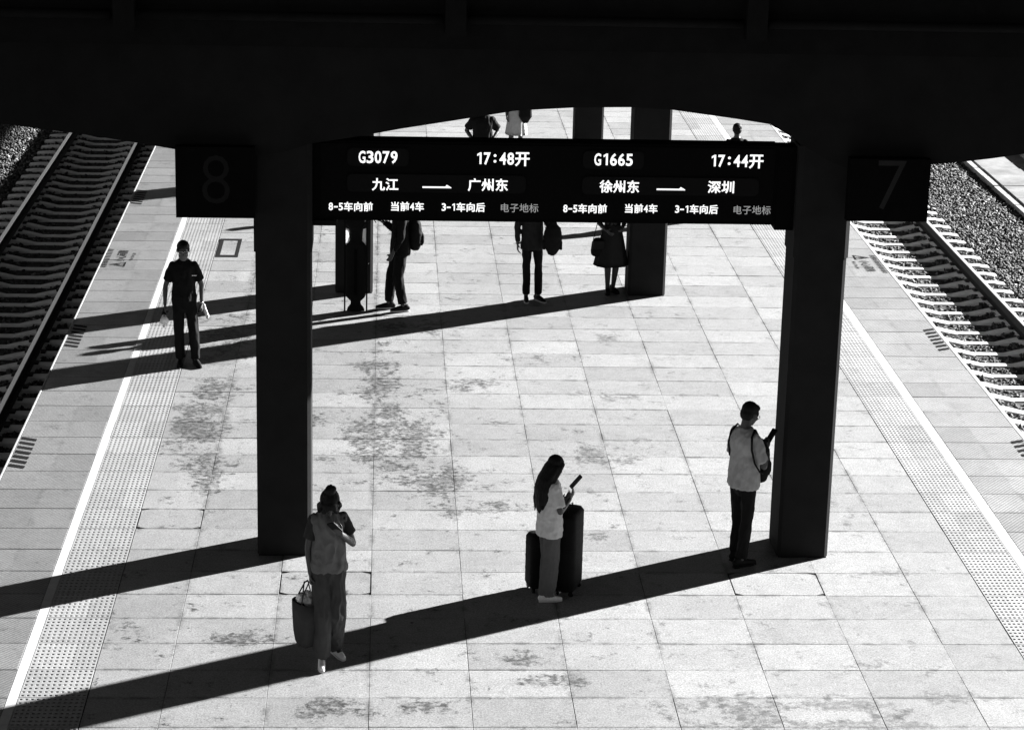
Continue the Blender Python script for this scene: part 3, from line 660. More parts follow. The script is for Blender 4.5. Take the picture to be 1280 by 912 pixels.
def make_person(loc, yaw, label, sp, voxel=.0085, group=None):
    H = sp.get('H', 1.70); s = H/1.70
    e = empty('person', (loc[0], loc[1], .003), label, 'person', group, yaw); sl = sp.get('slim', .93); e.scale = (s*sl, s*(sl+1)/2, s)
    SH = {1: V(*sp.get('shL', (.166, -.005, 1.362))), -1: V(*sp.get('shR', (-.166, -.005, 1.362)))}
    EL = {1: V(*sp['elL']), -1: V(*sp['elR'])}; WR = {1: V(*sp['wrL']), -1: V(*sp['wrR'])}
    HP = {1: V(.088, 0, .90), -1: V(-.088, 0, .90)}
    KN = {1: V(*sp.get('knL', (.10, .02, .49))), -1: V(*sp.get('knR', (-.10, .02, .49)))}
    AN = {1: V(*sp.get('anL', (.10, -.02, .085))), -1: V(*sp.get('anR', (-.10, -.02, .085)))}
    FD = {1: sp.get('fdL', (.25, 1)), -1: sp.get('fdR', (-.25, 1))}
    HD = {1: sp.get('hdL'), -1: sp.get('hdR')}; HN = {1: sp.get('hnL'), -1: sp.get('hnR')}
    CU = {1: sp.get('cuL', .55), -1: sp.get('cuR', .55)}
    # --- the body, one skin
    b = MB()
    b.tube([V(0, f, z) for f, z in ((0, .90), (-.005, .94), (0, 1.03), (.005, 1.18), (.0, 1.31), (-.005, 1.39), (-.01, 1.43))], [(.12,.085),(.14,.10),(.128,.095),(.145,.108),(.165,.108),(.135,.085),(.075,.06)], side=(1,0,0), seg=20, dome=(True, True))
    add_head(b, sp)
    for k in (1, -1):
        b.ball(SH[k], .050); ua = SH[k].lerp(EL[k], .5); fa = EL[k].lerp(WR[k], .35)
        b.tube([SH[k], ua, EL[k]], [.050, .045, .037], dome=(True, True)); b.tube([EL[k], fa, WR[k]], [.037, .038, .0255], dome=(True, True))
        d = Vector((HD[k][0], -HD[k][1], HD[k][2])) if HD[k] else (WR[k]-EL[k]); pn = Vector((HN[k][0], -HN[k][1], HN[k][2])) if HN[k] else Vector((-k, 0, 0))
        add_hand(b, WR[k], d, pn, -1.0 if k > 0 else 1.0, CU[k])
        th = HP[k].lerp(KN[k], .45); ca = KN[k].lerp(AN[k], .3)
        lg = .82 if sp.get('trousers') else 1.0
        b.tube([HP[k], th, KN[k]], [.084*lg, .074*lg, .054*lg], dome=(True, True)); b.tube([KN[k], ca, AN[k]], [.053*lg, .056*lg, .035], dome=(True, True))
        fd = Vector((FD[k][0], -FD[k][1], 0)).normalized(); b.tube([AN[k]+Vector((0, 0, -.035))-fd*.03, AN[k]+Vector((0, 0, -.04))+fd*.10], [(.03,.028),(.036,.02)], side=fd.cross(Vector((0,0,1))), dome=(True, True))
    keep_head(b, sp)
    link('body', remeshed(b, voxel, 3), sp.get('skin', M['skin']), e)
    # --- trousers or skirt
    if sp.get('trousers'):
        mt, rt_, rk, rh, hemz = sp['trousers']; b = MB()
        b.tube([V(0, 0, .825), V(0, -.008, .90), V(0, 0, 1.0), V(0, 0, sp.get('waist', 1.05))], [(.145,.105),(.164,.118),(.138,.104),(.128,.096)], side=(1,0,0), seg=20, dome=(True, False))
        for k in (1, -1):
            hem = AN[k]+(KN[k]-AN[k])*hemz; mid = KN[k].lerp(hem, .5)
            b.tube([HP[k]+Vector((0, 0, .03)), HP[k].lerp(KN[k], .5), KN[k], mid, hem], [rt_*1.02, (rt_+rk)/2*1.02, rk, (rk+rh)/2, rh], seg=18)
        link('trousers', remeshed(b, voxel*1.15, 2, sp.get('tfold', (.020, 9, (1.2, 1.2, .5)))), mt, e)
    if sp.get('skirt'):
        ms, z1, z0, r0, r1 = sp['skirt']; b = MB(); seg = 40
        rows = 9
        for i in range(rows):
            t = i/(rows-1); z = z1+(z0-z1)*t; r = r0+(r1-r0)*(t**.8)
            for j in range(seg):
                a = 2*math.pi*j/seg; w = 1+.07*t*math.sin(a*9+1.3*math.sin(a*2))+.02*math.sin(a*5)*t
                b.v.append((r*1.12*w*math.cos(a), r*.85*w*math.sin(a), z+.008*t*math.sin(a*9)))
        b.f = [(i*seg+j, i*seg+(j+1)%seg, (i+1)*seg+(j+1)%seg, (i+1)*seg+j) for i in range(rows-1) for j in range(seg)]
        b.f += [tuple(range(seg)), tuple(reversed(range((rows-1)*seg, rows*seg)))]
        b.build('skirt', ms, e, True)
    # --- shirt
    if sp.get('shirt'):
        ms, hemz, slv, fat, msl = sp['shirt']; b = MB(); hw = sp.get('hemw', .175)
        zz = [hemz, hemz+.06, 1.0 if hemz < .93 else hemz+.1, 1.18, 1.31, 1.375, 1.418, 1.448]
        ww = [(hw, hw*.72), (hw, hw*.72), (hw*.94, hw*.68), (.160, .122), (.180, .122), (.168, .104), (.118, .082), (.075, .064)]
        b.tube([V(0, .004 if z < 1.3 else -.006, z) for z in zz], [(a*fat, c*fat) for a, c in ww], side=(1,0,0), seg=24)
        for k in (1, -1):
            b.ball(SH[k]+Vector((-k*.006, 0, .0)), .060)
            def sleeve(bb):
                if slv <= 1.0: bb.tube([SH[k], SH[k].lerp(EL[k], slv*.5), SH[k].lerp(EL[k], slv)], [.058, .062*fat, .066*fat])
                else:
                    bb.tube([SH[k], SH[k].lerp(EL[k], .5), EL[k]], [.062, .058, .052], dome=(True, True)); bb.tube([EL[k], EL[k].lerp(WR[k], (slv-1)*.5), EL[k].lerp(WR[k], slv-1)], [.052, .047, .040], dome=(True, False))
            if msl is None: sleeve(b)
            else:
                sb = MB(); sb.ball(SH[k]+Vector((k*.002, 0, .0)), .0615); sleeve(sb); sb.tube([SH[k], SH[k].lerp(EL[k], slv+.01)], [.060, .071*fat])
                link('sleeve', remeshed(sb, voxel, 3, (.008, 14, (1, 1, 1))), msl, e)
        link('shirt', remeshed(b, voxel*1.1, 2, sp.get('sfold', (.020, 9, (1.1, 1.1, .7)))), ms, e)
    # --- shoes
    if sp.get('shoe'):
        for k in (1, -1):
            fd = Vector((FD[k][0], -FD[k][1], 0)).normalized(); sd = fd.cross(Vector((0, 0, 1))); a = AN[k]; tl = sp.get('tilt', {}).get(k, 0)
            up = Vector((0, 0, 1)); q = Matrix.Rotation(tl, 3, sd)
            P = lambda x, z: a + q @ (fd*x + up*(z-.085))
            b = MB(); b.tube([P(-.075, .050), P(-.03, .056), P(.05, .048), P(.12, .038), P(.175, .033)], [(.032,.036),(.036,.045),(.040,.040),(.042,.030),(.030,.022)], side=sd, seg=14, dome=(True, True))
            b.tube([P(-.03, .05), P(-.035, .105)], [(.036,.048),(.038,.046)], side=sd, seg=14)
            sh = link('shoe', remeshed(b, .0075, 2), sp['shoe'], e)
            b = MB(); b.tube([P(-.085, .012), P(-.03, .012), P(.05, .012), P(.125, .012), P(.185, .014)], [(.028,.0115),(.036,.012),(.040,.012),(.045,.012),(.030,.0115)], side=sd, seg=14, dome=(True, True), sq=3)
            b.build('sole', sp.get('sole', M['sole']), sh, True)
    # --- hair
    Rh = head_rot(sp); hp = lambda l, f, z: head_pt(sp, l, f, z); kind = sp.get('hair', 'short'); b = MB()
    if kind in ('short', 'cap'):
        b.ball(hp(0, -.022, .045), (.084, .098, .084), Rh); b.ball(hp(0, -.050, -.005), (.078, .066, .075), Rh); b.ball(hp(0, .045, .082), (.06, .045, .034), Rh)
        for k in (1, -1): b.ball(hp(k*.070, .015, .02), (.016, .03, .035), Rh)
    if kind in ('long', 'bun'):
        b.ball(hp(0, -.018, .040), (.088, .104, .092), Rh); b.ball(hp(0, -.052, -.03), (.082, .066, .09), Rh)
        for k in (1, -1): b.tube([hp(k*.070, .035, .06), hp(k*.083, .02, -.02), hp(k*.078, .012, -.10)], [.024, .028, .020], dome=(True, True))
    if kind == 'bun':
        for c, r in (((0, -.065, .128), .047), ((.026, -.07, .148), .028), ((-.028, -.055, .146), .026), ((.0, -.085, .142), .030), ((-.045, -.02, .118), .020)): b.ball(hp(*c), r)
        b.ball(hp(0, .062, .065), (.068, .040, .042), Rh)
        for k in (1, -1):
            b.tube([hp(k*.08, .0, -.04), hp(k*.085, .02, -.12), hp(k*.07, .045, -.16)], [.030, .026, .012], dome=(True, True)); b.tube([hp(k*.03, .08, .06), hp(k*.058, .085, .0), hp(k*.066, .07, -.06)], [.026, .022, .012], dome=(True, True))
    if kind == 'long':
        hx = sp.get('hairx', 0)
        b.tube([hp(0, -.055, .03), hp(0, -.075, -.04), V(hx, -.115, 1.43), V(hx, -.150, 1.33), V(hx, -.155, 1.22), V(hx*1.1, -.145, 1.12), V(hx*1.2, -.130, 1.05)], [(.075,.05),(.088,.048),(.105,.045),(.112,.042),(.100,.036),(.070,.028),(.03,.014)], side=(1,0,0), seg=22, dome=(True, True))
        for k in (1, -1):
            b.tube([hp(k*.06, .02, .05), hp(k*.082, .01, -.03), V(k*.098, -.03, 1.42), V(k*.112, -.06, 1.33), V(k*.105, -.09, 1.22), V(k*.07, -.12, 1.10)], [.036, .040, .044, .042, .034, .014], dome=(True, True))
            b.tube([hp(k*.07, -.02, -.02), V(k*.095, -.075, 1.42), V(k*.115, -.11, 1.32), V(k*.10, -.13, 1.18)], [.05, .052, .045, .02], dome=(True, True))
    if kind == 'long':
        for t in range(12):
            a = random.uniform(-.10, .10); z1 = random.uniform(1.02, 1.14); o_ = random.uniform(-.01, .02)
            b.tube([V(a*.9, -.15-o_, 1.34), V(a, -.175-o_, 1.22), V(a*1.05, -.16-o_*.5, z1)], [.011, .009, .004], seg=6, dome=(True, True))
    keep_head(b, sp)
    hm = link('hair', remeshed(b, .0075, 3, (.007, 24, (1.6, 1.6, .35))), M['hair'], e)
    return e, lambda l, f, z: Matrix.Translation(e.location) @ Matrix.Rotation(yaw, 4, 'Z') @ Matrix.Diagonal((s*sl, s*(sl+1)/2, s, 1)) @ V(l, f, z)

def box_part(name, m, parent, c, half, ch=.01):
    return MB().topbox(c[0]-half[0], c[0]+half[0], c[1]-half[1], c[1]+half[1], c[2]-half[2], c[2]+half[2], ch).build(name, m, parent)
def keep_head(b, sp):                                # the figure is narrowed as a whole: give the head its width back
    sl = sp.get('slim', .93)
    for i, v in enumerate(b.v):
        t = min(1, max(0, (v[2]-1.41)/.08)); t = t*t*(3-2*t); b.v[i] = (v[0]*(1+(1/sl-1)*t), v[1], v[2])
    return b
def make_phone(p, aim, up, label):
    """slab phone: aim = direction its screen faces"""
    aim = Vector(aim).normalized(); up = Vector(up); up = (up-up.dot(aim)*aim).normalized(); sd = up.cross(aim)
    e = empty('phone', p, label, 'phone'); e.matrix_world = Matrix(((sd.x, up.x, aim.x, p[0]), (sd.y, up.y, aim.y, p[1]), (sd.z, up.z, aim.z, p[2]), (0, 0, 0, 1)))
    b = MB(); b.box(-.038, .038, -.08, .08, -.0045, .0045, .008); b.build('case', M['plastic'], e)
    MB().box(-.034, .034, -.074, .074, .0046, .0056, .006).build('screen', M['glass_black'], e)
    MB().box(-.03, -.006, .045, .072, -.007, -.0046, .004).build('camera_bump', M['glass_black'], e)
    return e
def glasses(e, sp, m):
    hp = lambda l, f, z: head_pt(sp, l, f, z)
    b = MB()
    for k in (1, -1):
        c = [hp(k*.034+.028*math.cos(a), .098-.012*abs(math.cos(a)), -.002+.021*math.sin(a)) for a in [i*math.pi/6 for i in range(13)]]
        b.tube(c, [.0028]*13, seg=6); b.tube([hp(k*.062, .088, .004), hp(k*.080, .03, .006), hp(k*.080, -.02, .002)], [.0028]*3, seg=6)
    b.tube([hp(-.008, .100, .004), hp(.008, .100, .004)], [.003]*2, seg=6)
    keep_head(b, sp).build('glasses', m, e, True)
def make_backpack(loc, yaw, label, w, d, h, straps=None):
    """rounded pack, base at loc, its back panel towards +y of its own frame"""
    e = empty('backpack', loc, label, 'backpack', None, yaw)
    b = MB(); b.tube([(0, 0, .02), (0, -.005, .08), (0, -.005, h*.5), (0, .0, h*.82), (0, .012, h)], [(w*.43,d*.40),(w*.5,d*.5),(w*.5,d*.5),(w*.45,d*.43),(w*.30,d*.22)], side=(1,0,0), seg=20, dome=(True, True), sq=2.8)
    link('pack', remeshed(b, .009, 2, (.008, 14, (1, 1, .8))), M['black_nylon'], e)
    b = MB(); b.tube([(0, -d*.46, h*.10), (0, -d*.52, h*.2), (0, -d*.52, h*.42), (0, -d*.46, h*.5)], [(w*.36,d*.10),(w*.40,d*.16),(w*.40,d*.16),(w*.34,d*.10)], side=(1,0,0), seg=16, dome=(True, True), sq=2.8)
    link('front_pocket', remeshed(b, .009, 2), M['black_nylon'], e)
    b = MB(); b.tube([(-.03, d*.2, h+.01), (-.025, d*.2, h+.05), (.025, d*.2, h+.05), (.03, d*.2, h+.01)], [.008]*4, seg=8); b.build('top_handle', M['black_nylon'], e, True)
    for k in (-1, 1):
        b = MB(); b.tube([(k*w*.28, d*.3, h*.28), (k*w*.30, d*.42, h*.05), (k*w*.27, d*.40, -.10-.03*k)], [.007]*3, seg=6); b.build('loose_strap', M['black_nylon'], e, True)
    for k, pts in (straps or {}).items():
        b = MB(); b.tube(pts, [(.017,.006)]*len(pts), side=(1,0,0), seg=10); b.build('shoulder_strap', M['black_nylon'], e, True)
    return e
def make_suitcase(loc, yaw, label, w, d, h, soft=False):
    e = empty('suitcase', loc, label, 'suitcase', 'suitcases of the long-haired traveller', yaw)
    b = MB(); z0 = .055; m = M['black_nylon']
    b.tube([(0, 0, z0), (0, 0, z0+.03), (0, 0, h-.04), (0, 0, h)], [(w*.46,d*.44),(w*.5,d*.5),(w*.5,d*.5),(w*.42,d*.40)], side=(1,0,0), seg=28, sq=5)
    body = b.build('shell', m, e, True)
    for zz in (.28, .5, .72): 
        q = MB(); q.tube([(0, 0, z0+h*zz-.012), (0, 0, z0+h*zz+.012)], [(w*.506,d*.506)]*2, side=(1,0,0), seg=28, sq=5); q.build('band', M['black_nylon'], body)
    q = MB(); q.tube([(-w*.25, 0, h-.005), (-w*.22, 0, h+.045), (0, 0, h+.062), (w*.22, 0, h+.045), (w*.25, 0, h-.005)], [.007]*5, seg=8); q.build('handle', M['plastic'], e, True)
    q = MB(); q.tube([(w*.5, 0, h*.45), (w*.5+.03, 0, h*.48), (w*.5+.03, 0, h*.62), (w*.5, 0, h*.65)], [.008]*4, seg=8); q.build('side_handle', M['plastic'], e, True)
    for a in (-1, 1):
        for c in (-1, 1):
            q = MB(); q.tube([(a*w*.36-.012, c*d*.34, .028), (a*w*.36+.012, c*d*.34, .028)], [.027]*2, seg=14); q.box(a*w*.36-.018, a*w*.36+.018, c*d*.34-.015, c*d*.34+.015, .045, .07); q.build('wheel', M['plastic'], e)
    return e

# 1 - woman with a bun walking towards the hall, tote bag in her right hand
s1 = dict(H=1.75, slim=.81, sfold=(.034, 7, (1.3, 1.1, .7)), tfold=(.03, 8, (1.3, 1.2, .45)), nod=R(48), hair='bun', elR=(-.225, -.01, 1.10), wrR=(-.205, .03, .875), hdR=(.02, .02, -1), hnR=(1, 0, 0), cuR=1.15,
    elL=(.262, .03, 1.145), wrL=(.115, .185, 1.285), hdL=(-.65, .25, .6), hnL=(-.3, -.8, .4), cuL=.8,
    knR=(-.080, .10, .50), anR=(-.085, .06, .085), fdR=(-.12, 1), knL=(.085, .07, .49), anL=(.085, -.17, .10), fdL=(.55, .9), tilt={1: R(-8)},
    trousers=(M['grey_linen'], .098, .098, .090, .02), shirt=(M['grey_cotton'], .90, .62, 1.09, M['dark_grey_cotton']), hemw=.190, shoe=M['shoe_white'])
p1, w1 = make_person((-.48, 20.255), R(8), 'person with a top bun walking, phone raised, carrying a tote bag', s1, .0075)
make_phone(w1(.035, .225, 1.365), (.05, .8, .6), (-.45, -.5, .6), 'dark phone held up before the chest of the walking person')
tb = empty('tote_bag', (-.68, 20.25, .19), 'dark tote bag with white paper showing at its mouth', 'bag', None, R(28))
b = MB(); prof = [(0, .075, .085), (.03, .088, .105), (.12, .098, .128), (.30, .105, .15), (.425, .107, .155)]; seg = 28
for z, a, c in prof:
    for j in range(seg):
        t = 2*math.pi*j/seg; ct, st = math.cos(t), math.sin(t); b.v.append((a*math.copysign(abs(ct)**.5, ct)*(1+.03*math.sin(t*3+z*9)), c*math.copysign(abs(st)**.5, st), z+.012*math.sin(2*t)*(z > .4)))
n = len(prof)*seg
b.f = [(i*seg+j, i*seg+(j+1)%seg, (i+1)*seg+(j+1)%seg, (i+1)*seg+j) for i in range(len(prof)-1) for j in range(seg)] + [tuple(reversed(range(seg)))]
for z, k in ((.425, .94), (.33, .92)):
    for j in range(seg): v = b.v[(len(prof)-1)*seg+j]; b.v.append((v[0]*k, v[1]*k, v[2] if z > .4 else .33))
a0 = (len(prof)-1)*seg
b.f += [(a0+j, a0+(j+1)%seg, n+(j+1)%seg, n+j) for j in range(seg)] + [(n+j, n+(j+1)%seg, n+seg+(j+1)%seg, n+seg+j) for j in range(seg)] + [tuple(range(n+seg, n+2*seg))]
b.build('bag_body', M['tote'], tb, True)
for y in (-.075, .075):
    q = MB(); q.tube([(0+.10*(1 if y > 0 else -1), y, .38), (.06*(1 if y > 0 else -1), y*.8, .52), (.02, y*.2, .618), (-.02, -y*.1, .618), (-.06, y*.5, .50), (-.09, y, .38)], [(.011,.004)]*6, side=(0,1,0), seg=8); q.build('handle', M['grey_linen'], tb, True)
q = MB()
for k in range(5): q.ball((random.uniform(-.05, .05), random.uniform(-.08, .08), .43+random.uniform(-.01, .03)), (.045, .055, .05))
link('tissue_paper', remeshed(q, .008, 1, (.02, 22, (1, 1, 1))), M['paper'], tb)

# 2 - long-haired traveller with two suitcases
s2 = dict(H=1.50, slim=.86, nod=R(30), hair='long', elR=(-.225, .04, 1.10), wrR=(-.09, .225, 1.19), hdR=(.2, .6, .8), hnR=(.7, -.4, .2), cuR=.7, elL=(.22, .06, 1.08), wrL=(.04, .22, 1.12), hdL=(-.2, .5, .8), hnL=(-.7, -.3, .2), cuL=.7,
    anL=(.09, .04, .085), anR=(-.09, -.05, .085), knL=(.095, .05, .49), knR=(-.095, .0, .49), fdL=(.2, 1), fdR=(-.3, 1),
    trousers=(M['grey_trousers'], .098, .095, .105, .01), shirt=(M['white_cotton'], .78, .80, 1.11, None), hemw=.190, sfold=(.022, 9, (1.0, 1.0, .8)), shoe=M['shoe_white'])
p2, w2 = make_person((1.645, 21.80), R(112), 'person with long dark hair in a loose white shirt looking at a phone', s2, .0075)
make_phone(w2(-.03, .325, 1.365), (-.6, -.15, .55), (.55, .1, .8), 'dark phone held out by the long-haired person')
make_suitcase((1.865, 22.02, 0), R(70), 'tall black suitcase standing in front of the long-haired person', .40, .22, .86)
make_suitcase((1.60, 22.06, 0), R(15), 'lower black suitcase standing behind the legs of the long-haired person', .30, .24, .60)

# 3 - man by the right column, pack worn on the chest
s3 = dict(H=1.74, slim=.88, nod=R(22), hair='short', elR=(-.262, .05, 1.09), wrR=(-.085, .245, 1.185), hdR=(.25, .7, .6), hnR=(.7, -.3, .2), cuR=.8, elL=(.25, .06, 1.09), wrL=(.03, .25, 1.17), hdL=(-.2, .7, .6), hnL=(-.7, -.3, .2), cuL=.8,
    anL=(.12, .05, .085), anR=(-.10, -.07, .085), knL=(.115, .06, .50), knR=(-.10, -.01, .49), fdL=(.3, 1), fdR=(-.2, 1),
    trousers=(M['black_cloth'], .088, .068, .062, .03), shirt=(M['pale_grey_cotton'], .83, .85, 1.07, None), hemw=.195, shoe=M['shoe_black'], sole=M['shoe_black'])
p3, w3 = make_person((3.70, 22.78), R(127), 'person in a pale shirt standing by the column, pack worn on the chest', s3, .0075)
glasses(p3, s3, M['metal_thin'])
make_phone(w3(-.03, .365, 1.30), (-.55, -.35, .55), (.5, .35, .8), 'dark phone held by the person wearing glasses at the column')
c3 = w3(-.02, .205, .88)
bp3 = make_backpack(c3, R(127), 'black backpack hanging on the chest of the person at the column', .28, .17, .40,
    {k: [(k*.10, .10, .36), (k*.125, .17, .53), (k*.140, .23, .595), (k*.165, .30, .53), (k*.190, .315, .40), (k*.205, .27, .25), (k*.205, .18, .14), (k*.13, .07, .09)] for k in (-1, 1)})

bp3.scale = (.88, .92, 1)

# 4 - uniformed man on the tactile strip
s4 = dict(H=1.66, slim=.88, nod=R(10), hair='cap', elR=(-.272, -.01, 1.09), wrR=(-.285, .03, .85), hdR=(-.05, .05, -1), hnR=(1, 0, 0), cuR=1.1, elL=(.265, -.01, 1.09), wrL=(.262, .03, .85), hdL=(0, .05, -1), hnL=(-1, 0, 0), cuL=.9,
    anL=(.165, .02, .085), anR=(-.065, -.02, .085), knL=(.135, .03, .49), knR=(-.085, .02, .49), fdL=(.35, 1), fdR=(-.2, 1),
    trousers=(M['black_cloth'], .094, .076, .070, .03), shirt=(M['black_cloth'], .90, .72, 1.05, None), hemw=.182, shoe=M['shoe_black'], sole=M['shoe_black'])
p4, w4 = make_person((-2.57, 29.72), R(6), 'person in dark uniform with pale glasses and mask on the ribbed strip', s4, .0085)
glasses(p4, s4, M['white_plastic'])
hp4 = lambda l, f, z: head_pt(s4, l, f, z)
b = MB(); b.tube([hp4(0, .055, -.018), hp4(0, .06, -.05), hp4(0, .05, -.098)], [(.062,.046),(.066,.052),(.048,.036)], side=(1,0,0), seg=18, dome=(True, True)); link('face_mask', remeshed(keep_head(b, s4), .008, 2), M['grey_cotton'], p4)
b = MB(); b.box(.12, .19, -.150, -.146, 1.258, 1.268); b.build('name_badge', M['metal_thin'], p4)
q = w4(.262, .03, .865); b = MB(); b.tube([V(.262, .025, .875), V(.262, .027, .858)], [.031, .031], seg=14); b.build('wristwatch', M['metal_thin'], p4, True)
mg = empty('megaphone', (w4(-.295, .04, .72)), 'small white handheld megaphone hanging from the uniformed person', 'megaphone', None, R(30))
b = MB(); b.tube([(0, .02, -.02), (-.02, -.03, -.035), (-.05, -.10, -.05), (-.06, -.125, -.055)], [.024, .03, .052, .058], seg=20); b.build('horn', M['white_plastic'], mg, True)
b = MB(); b.tube([(0, .015, -.02), (.02, .075, -.005)], [.034, .030], seg=16, dome=(True, True)); b.build('rear_body', M['plastic'], mg, True)
b = MB(); b.tube([(.006, .03, -.01), (.006, .025, .06)], [.016, .014], seg=10, dome=(True, True)); b.build('grip', M['plastic'], mg, True)
b = MB(); b.tube([(.01, .05, -.02), (.02, .06, -.12), (.015, .055, -.20)], [.006, .006, .008], seg=8); b.build('wrist_strap', M['black_nylon'], mg, True)
b = MB(); 
for k in range(4): b.ball((.015*k-.01, .01*k, -.045*k), (.022, .016, .045))
wc = link('folded_cloth', remeshed(b, .008, 2, (.012, 20, (1, 1, 1))), M['white_cotton']); wc.location = w4(.305, .0, .80); setp(wc, 'white folded cloth held at the side by the uniformed person', 'cloth')

# 5 - man seen from the side below the board, pack on his back
s5 = dict(H=1.74, slim=.88, nod=R(20), hair='short', elR=(-.235, .03, 1.08), wrR=(-.15, .26, 1.24), hdR=(.1, .9, .3), hnR=(0, -.3, .8), cuR=.7, elL=(.24, .03, 1.08), wrL=(.24, .15, .86), cuL=.7,
    anL=(.10, -.03, .085), anR=(-.09, .16, .085), knL=(.10, .05, .49), knR=(-.09, .12, .49), fdL=(.1, 1), fdR=(-.05, 1),
    trousers=(M['black_cloth'], .098, .078, .068, .08), shirt=(M['black_cloth'], .80, 1.85, 1.04, None), hemw=.200, shoe=M['shoe_black'], sole=M['sole'])
p5, w5 = make_person((.24, 32.50), R(-82), 'person in black seen side-on wearing a backpack, beside the dark stand', s5, .011)
make_phone(w5(-.12, .40, 1.29), (.8, .1, .55), (-.5, 0, .8), 'phone held out by the person in black with the backpack')
make_backpack(w5(.0, -.205, .90), R(98), 'black backpack with loose straps on the back of the person in black', .30, .19, .42,
    {k: [(k*.10, .09, .38), (k*.12, .14, .53), (k*.125, .24, .565), (k*.13, .33, .46), (k*.15, .34, .28), (k*.16, .26, .10), (k*.12, .09, .06)] for k in (-1, 1)})

# 6 - jacket and round-bottomed bag held out at shoulder side
s6 = dict(H=1.72, slim=.86, nod=R(15), hair='short', elR=(-.245, -.03, 1.09), wrR=(-.25, .03, .85), cuR=.6, elL=(.275, -.03, 1.10), wrL=(.285, .14, 1.22), hdL=(.1, .6, -.3), hnL=(0, -.2, -1), cuL=1.2,
    anL=(.115, .05, .085), anR=(-.085, .03, .085), knL=(.11, .04, .49), knR=(-.09, .03, .49), fdL=(.5, 1), fdR=(-.15, 1),
    trousers=(M['black_cloth'], .086, .066, .060, .06), shirt=(M['charcoal_cloth'], .76, 1.9, 1.05, None), hemw=.180, sfold=(.02, 8, (1, 1, .8)), shoe=M['shoe_black'], sole=M['sole'])
p6, w6 = make_person((2.13, 33.09), R(8), 'person in a dark open jacket and slim trousers holding up a round bag', s6, .011)
hb = empty('holdall', w6(.30, .20, .735), 'round-bottomed black bag held up beside the person in the jacket', 'bag', None, 0)
b = MB(); b.tube([(0, 0, .02), (0, 0, .10), (0, 0, .24), (0, 0, .37), (0, 0, .44)], [(.075,.055),(.125,.085),(.138,.095),(.110,.075),(.045,.035)], side=(1,0,0), seg=22, dome=(True, True)); link('bag_body', remeshed(b, .01, 2, (.010, 12, (1, 1, 1))), M['black_nylon'], hb)
b = MB(); b.tube([(-.05, 0, .42), (-.03, 0, .50), (.03, 0, .50), (.05, 0, .42)], [.011]*4, seg=8); b.build('handle', M['black_nylon'], hb, True)
for k in (-1, 1): b = MB(); b.box(k*.12-.018, k*.12+.018, -.05, .05, .06, .17, .01); b.build('side_pocket', M['black_nylon'], hb)

# 7 - flared skirt and shoulder bag beside the far right column
s7 = dict(H=1.62, nod=R(15), hair='long', elR=(-.225, -.03, 1.10), wrR=(-.15, .14, 1.02), cuR=.6, elL=(.225, -.03, 1.10), wrL=(.12, .15, 1.05), cuL=.6,
    anL=(.055, -.02, .085), anR=(-.06, .03, .085), knL=(.085, .02, .49), knR=(-.07, .03, .49), fdL=(.15, 1), fdR=(-.35, 1),
    skirt=(M['dark_skirt'], 1.08, .44, .118, .255), shirt=(M['black_cloth'], 1.05, .6, 1.0, None), hemw=.135, shoe=M['shoe_black'], sole=M['shoe_black'], skin=mat('painted_shade_skin', .02, .6, .1, 9))  # bare skin in a darker copy, its shade put into the colour
p7, w7 = make_person((3.33, 33.58), R(14), 'person in a flared dark knee-length skirt with a shoulder bag', s7, .011)
sb = empty('shoulder_bag', (3.115, 33.50, .60), 'small dark shoulder bag at the hip of the person in the skirt', 'bag', None, R(8))
b = MB(); b.tube([(0, 0, .01), (0, 0, .05), (0, 0, .18), (0, 0, .22)], [(.095,.05),(.10,.06),(.085,.05),(.06,.03)], side=(1,0,0), seg=20, dome=(True, True), sq=3); link('bag_body', remeshed(b, .009, 1), M['black_nylon'], sb)
MB().topbox(-.085, .085, -.068, -.058, .09, .21, .004).build('flap', M['plastic'], sb)
for k in (-1, 1): b = MB(); b.tube([(k*.07, 0, .20), (.03+k*.03, .02, .50), (.075, .03, .77)], [.006]*3, seg=6); b.build('strap', M['black_nylon'], sb, True)

# 8, 9, 10 - people farther along the platform, seen over the board
s8 = dict(H=1.74, nod=R(10), hair='short', elR=(-.285, -.10, 1.16), wrR=(-.16, .10, 1.02), elL=(.285, -.10, 1.16), wrL=(.16, .10, 1.02), trousers=(M['charcoal_cloth'], .09, .075, .07, .03), shirt=(M['black_cloth'], .88, .78, 1.08, None), hemw=.18, shoe=M['shoe_black'])
make_person((1.66, 39.6), R(0), 'person in black with elbows out, glimpsed over the board', s8, .012)
s9 = dict(H=1.62, nod=R(10), hair='long', elR=(-.22, -.03, 1.10), wrR=(-.20, .05, .88), elL=(.225, -.03, 1.10), wrL=(.20, .10, .95), skirt=(M['pale_skirt'], 1.08, .50, .125, .20), shirt=(M['black_cloth'], 1.04, .6, 1.0, None), hemw=.14, shoe=M['shoe_black'])
p9, w9 = make_person((2.42, 43.0), R(-10), 'person in a pale pleated skirt, glimpsed over the board', s9, .012)
hd = empty('handbag', (2.575, 42.86, .74), 'dark handbag held beside the pale pleated skirt', 'bag', None, R(10))
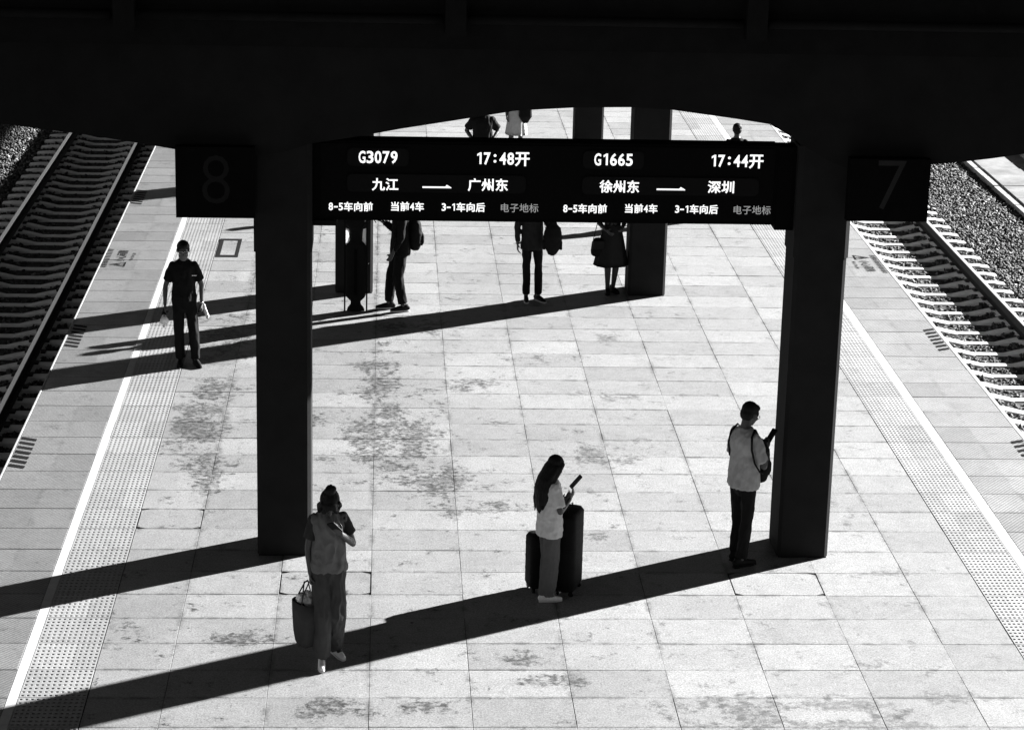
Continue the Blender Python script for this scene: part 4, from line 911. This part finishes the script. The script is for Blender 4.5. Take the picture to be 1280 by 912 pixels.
b = MB(); b.tube([(0, 0, .02), (0, 0, .10), (0, 0, .26), (0, 0, .30)], [(.07,.05),(.125,.075),(.115,.06),(.08,.03)], side=(1,0,0), seg=18, dome=(True, True), sq=2.6); link('bag_body', remeshed(b, .01, 1), M['black_nylon'], hd)
b = MB(); b.tube([(-.06, 0, .28), (-.04, 0, .36), (.04, 0, .36), (.06, 0, .28)], [.008]*4, seg=6); b.build('handle', M['black_nylon'], hd, True)
s10 = dict(H=1.56, nod=R(8), hair='cap', elR=(-.235, -.02, 1.09), wrR=(-.22, .10, .88), elL=(.235, -.02, 1.09), wrL=(.22, .10, .88), trousers=(M['charcoal_cloth'], .09, .075, .07, .03), shirt=(M['black_cloth'], .86, .75, 1.05, None), shoe=M['shoe_black'])
make_person((5.86, 38.65), R(175), 'person whose dark head alone shows over the board by the ribbed strip', s10, .012)

# black stand with a waisted body between two slim posts, at the foot of the second column
st = empty('dispenser_stand', (-.39, 32.42, .003), 'black waisted stand between two slim posts at the foot of a column', 'stand')
for k in (-1, 1): MB().box(k*.155-.011, k*.155+.011, -.02, .02, 0, 1.38).build('post', M['dark_steel'], st)
prof = [(.015, .125), (.05, .115), (.10, .075), (.15, .07), (.21, .128), (.24, .142), (.93, .142), (.98, .125), (1.02, .085), (1.10, .070), (1.17, .075), (1.22, .10), (1.28, .142), (1.42, .142)]
b = MB(); b.tube([(0, 0, z) for z, r in prof], [(r, min(.07, r*.7)) for z, r in prof], side=(1,0,0), seg=24, sq=3.4); b.build('body', M['dark_steel'], st)
MB().box(-.02, .02, -.078, -.071, .25, .92).build('front_rib', M['panel'], st)
for k in (-1, 1):
    MB().prism([(k*.142, .955), (k*.142, 1.20), (k*.100, 1.185), (k*.085, 1.00)] if k > 0 else [(k*.142, .955), (k*.085, 1.00), (k*.100, 1.185), (k*.142, 1.20)], 'y', .010, .016).build('acrylic_pane', M['acrylic'], st)
MB().tube([(.172, 0, .70), (.185, 0, .70)], [.012, .012], seg=12).build('knob', M['metal_thin'], st, True)

bpy.data.scenes.remove(TMP)
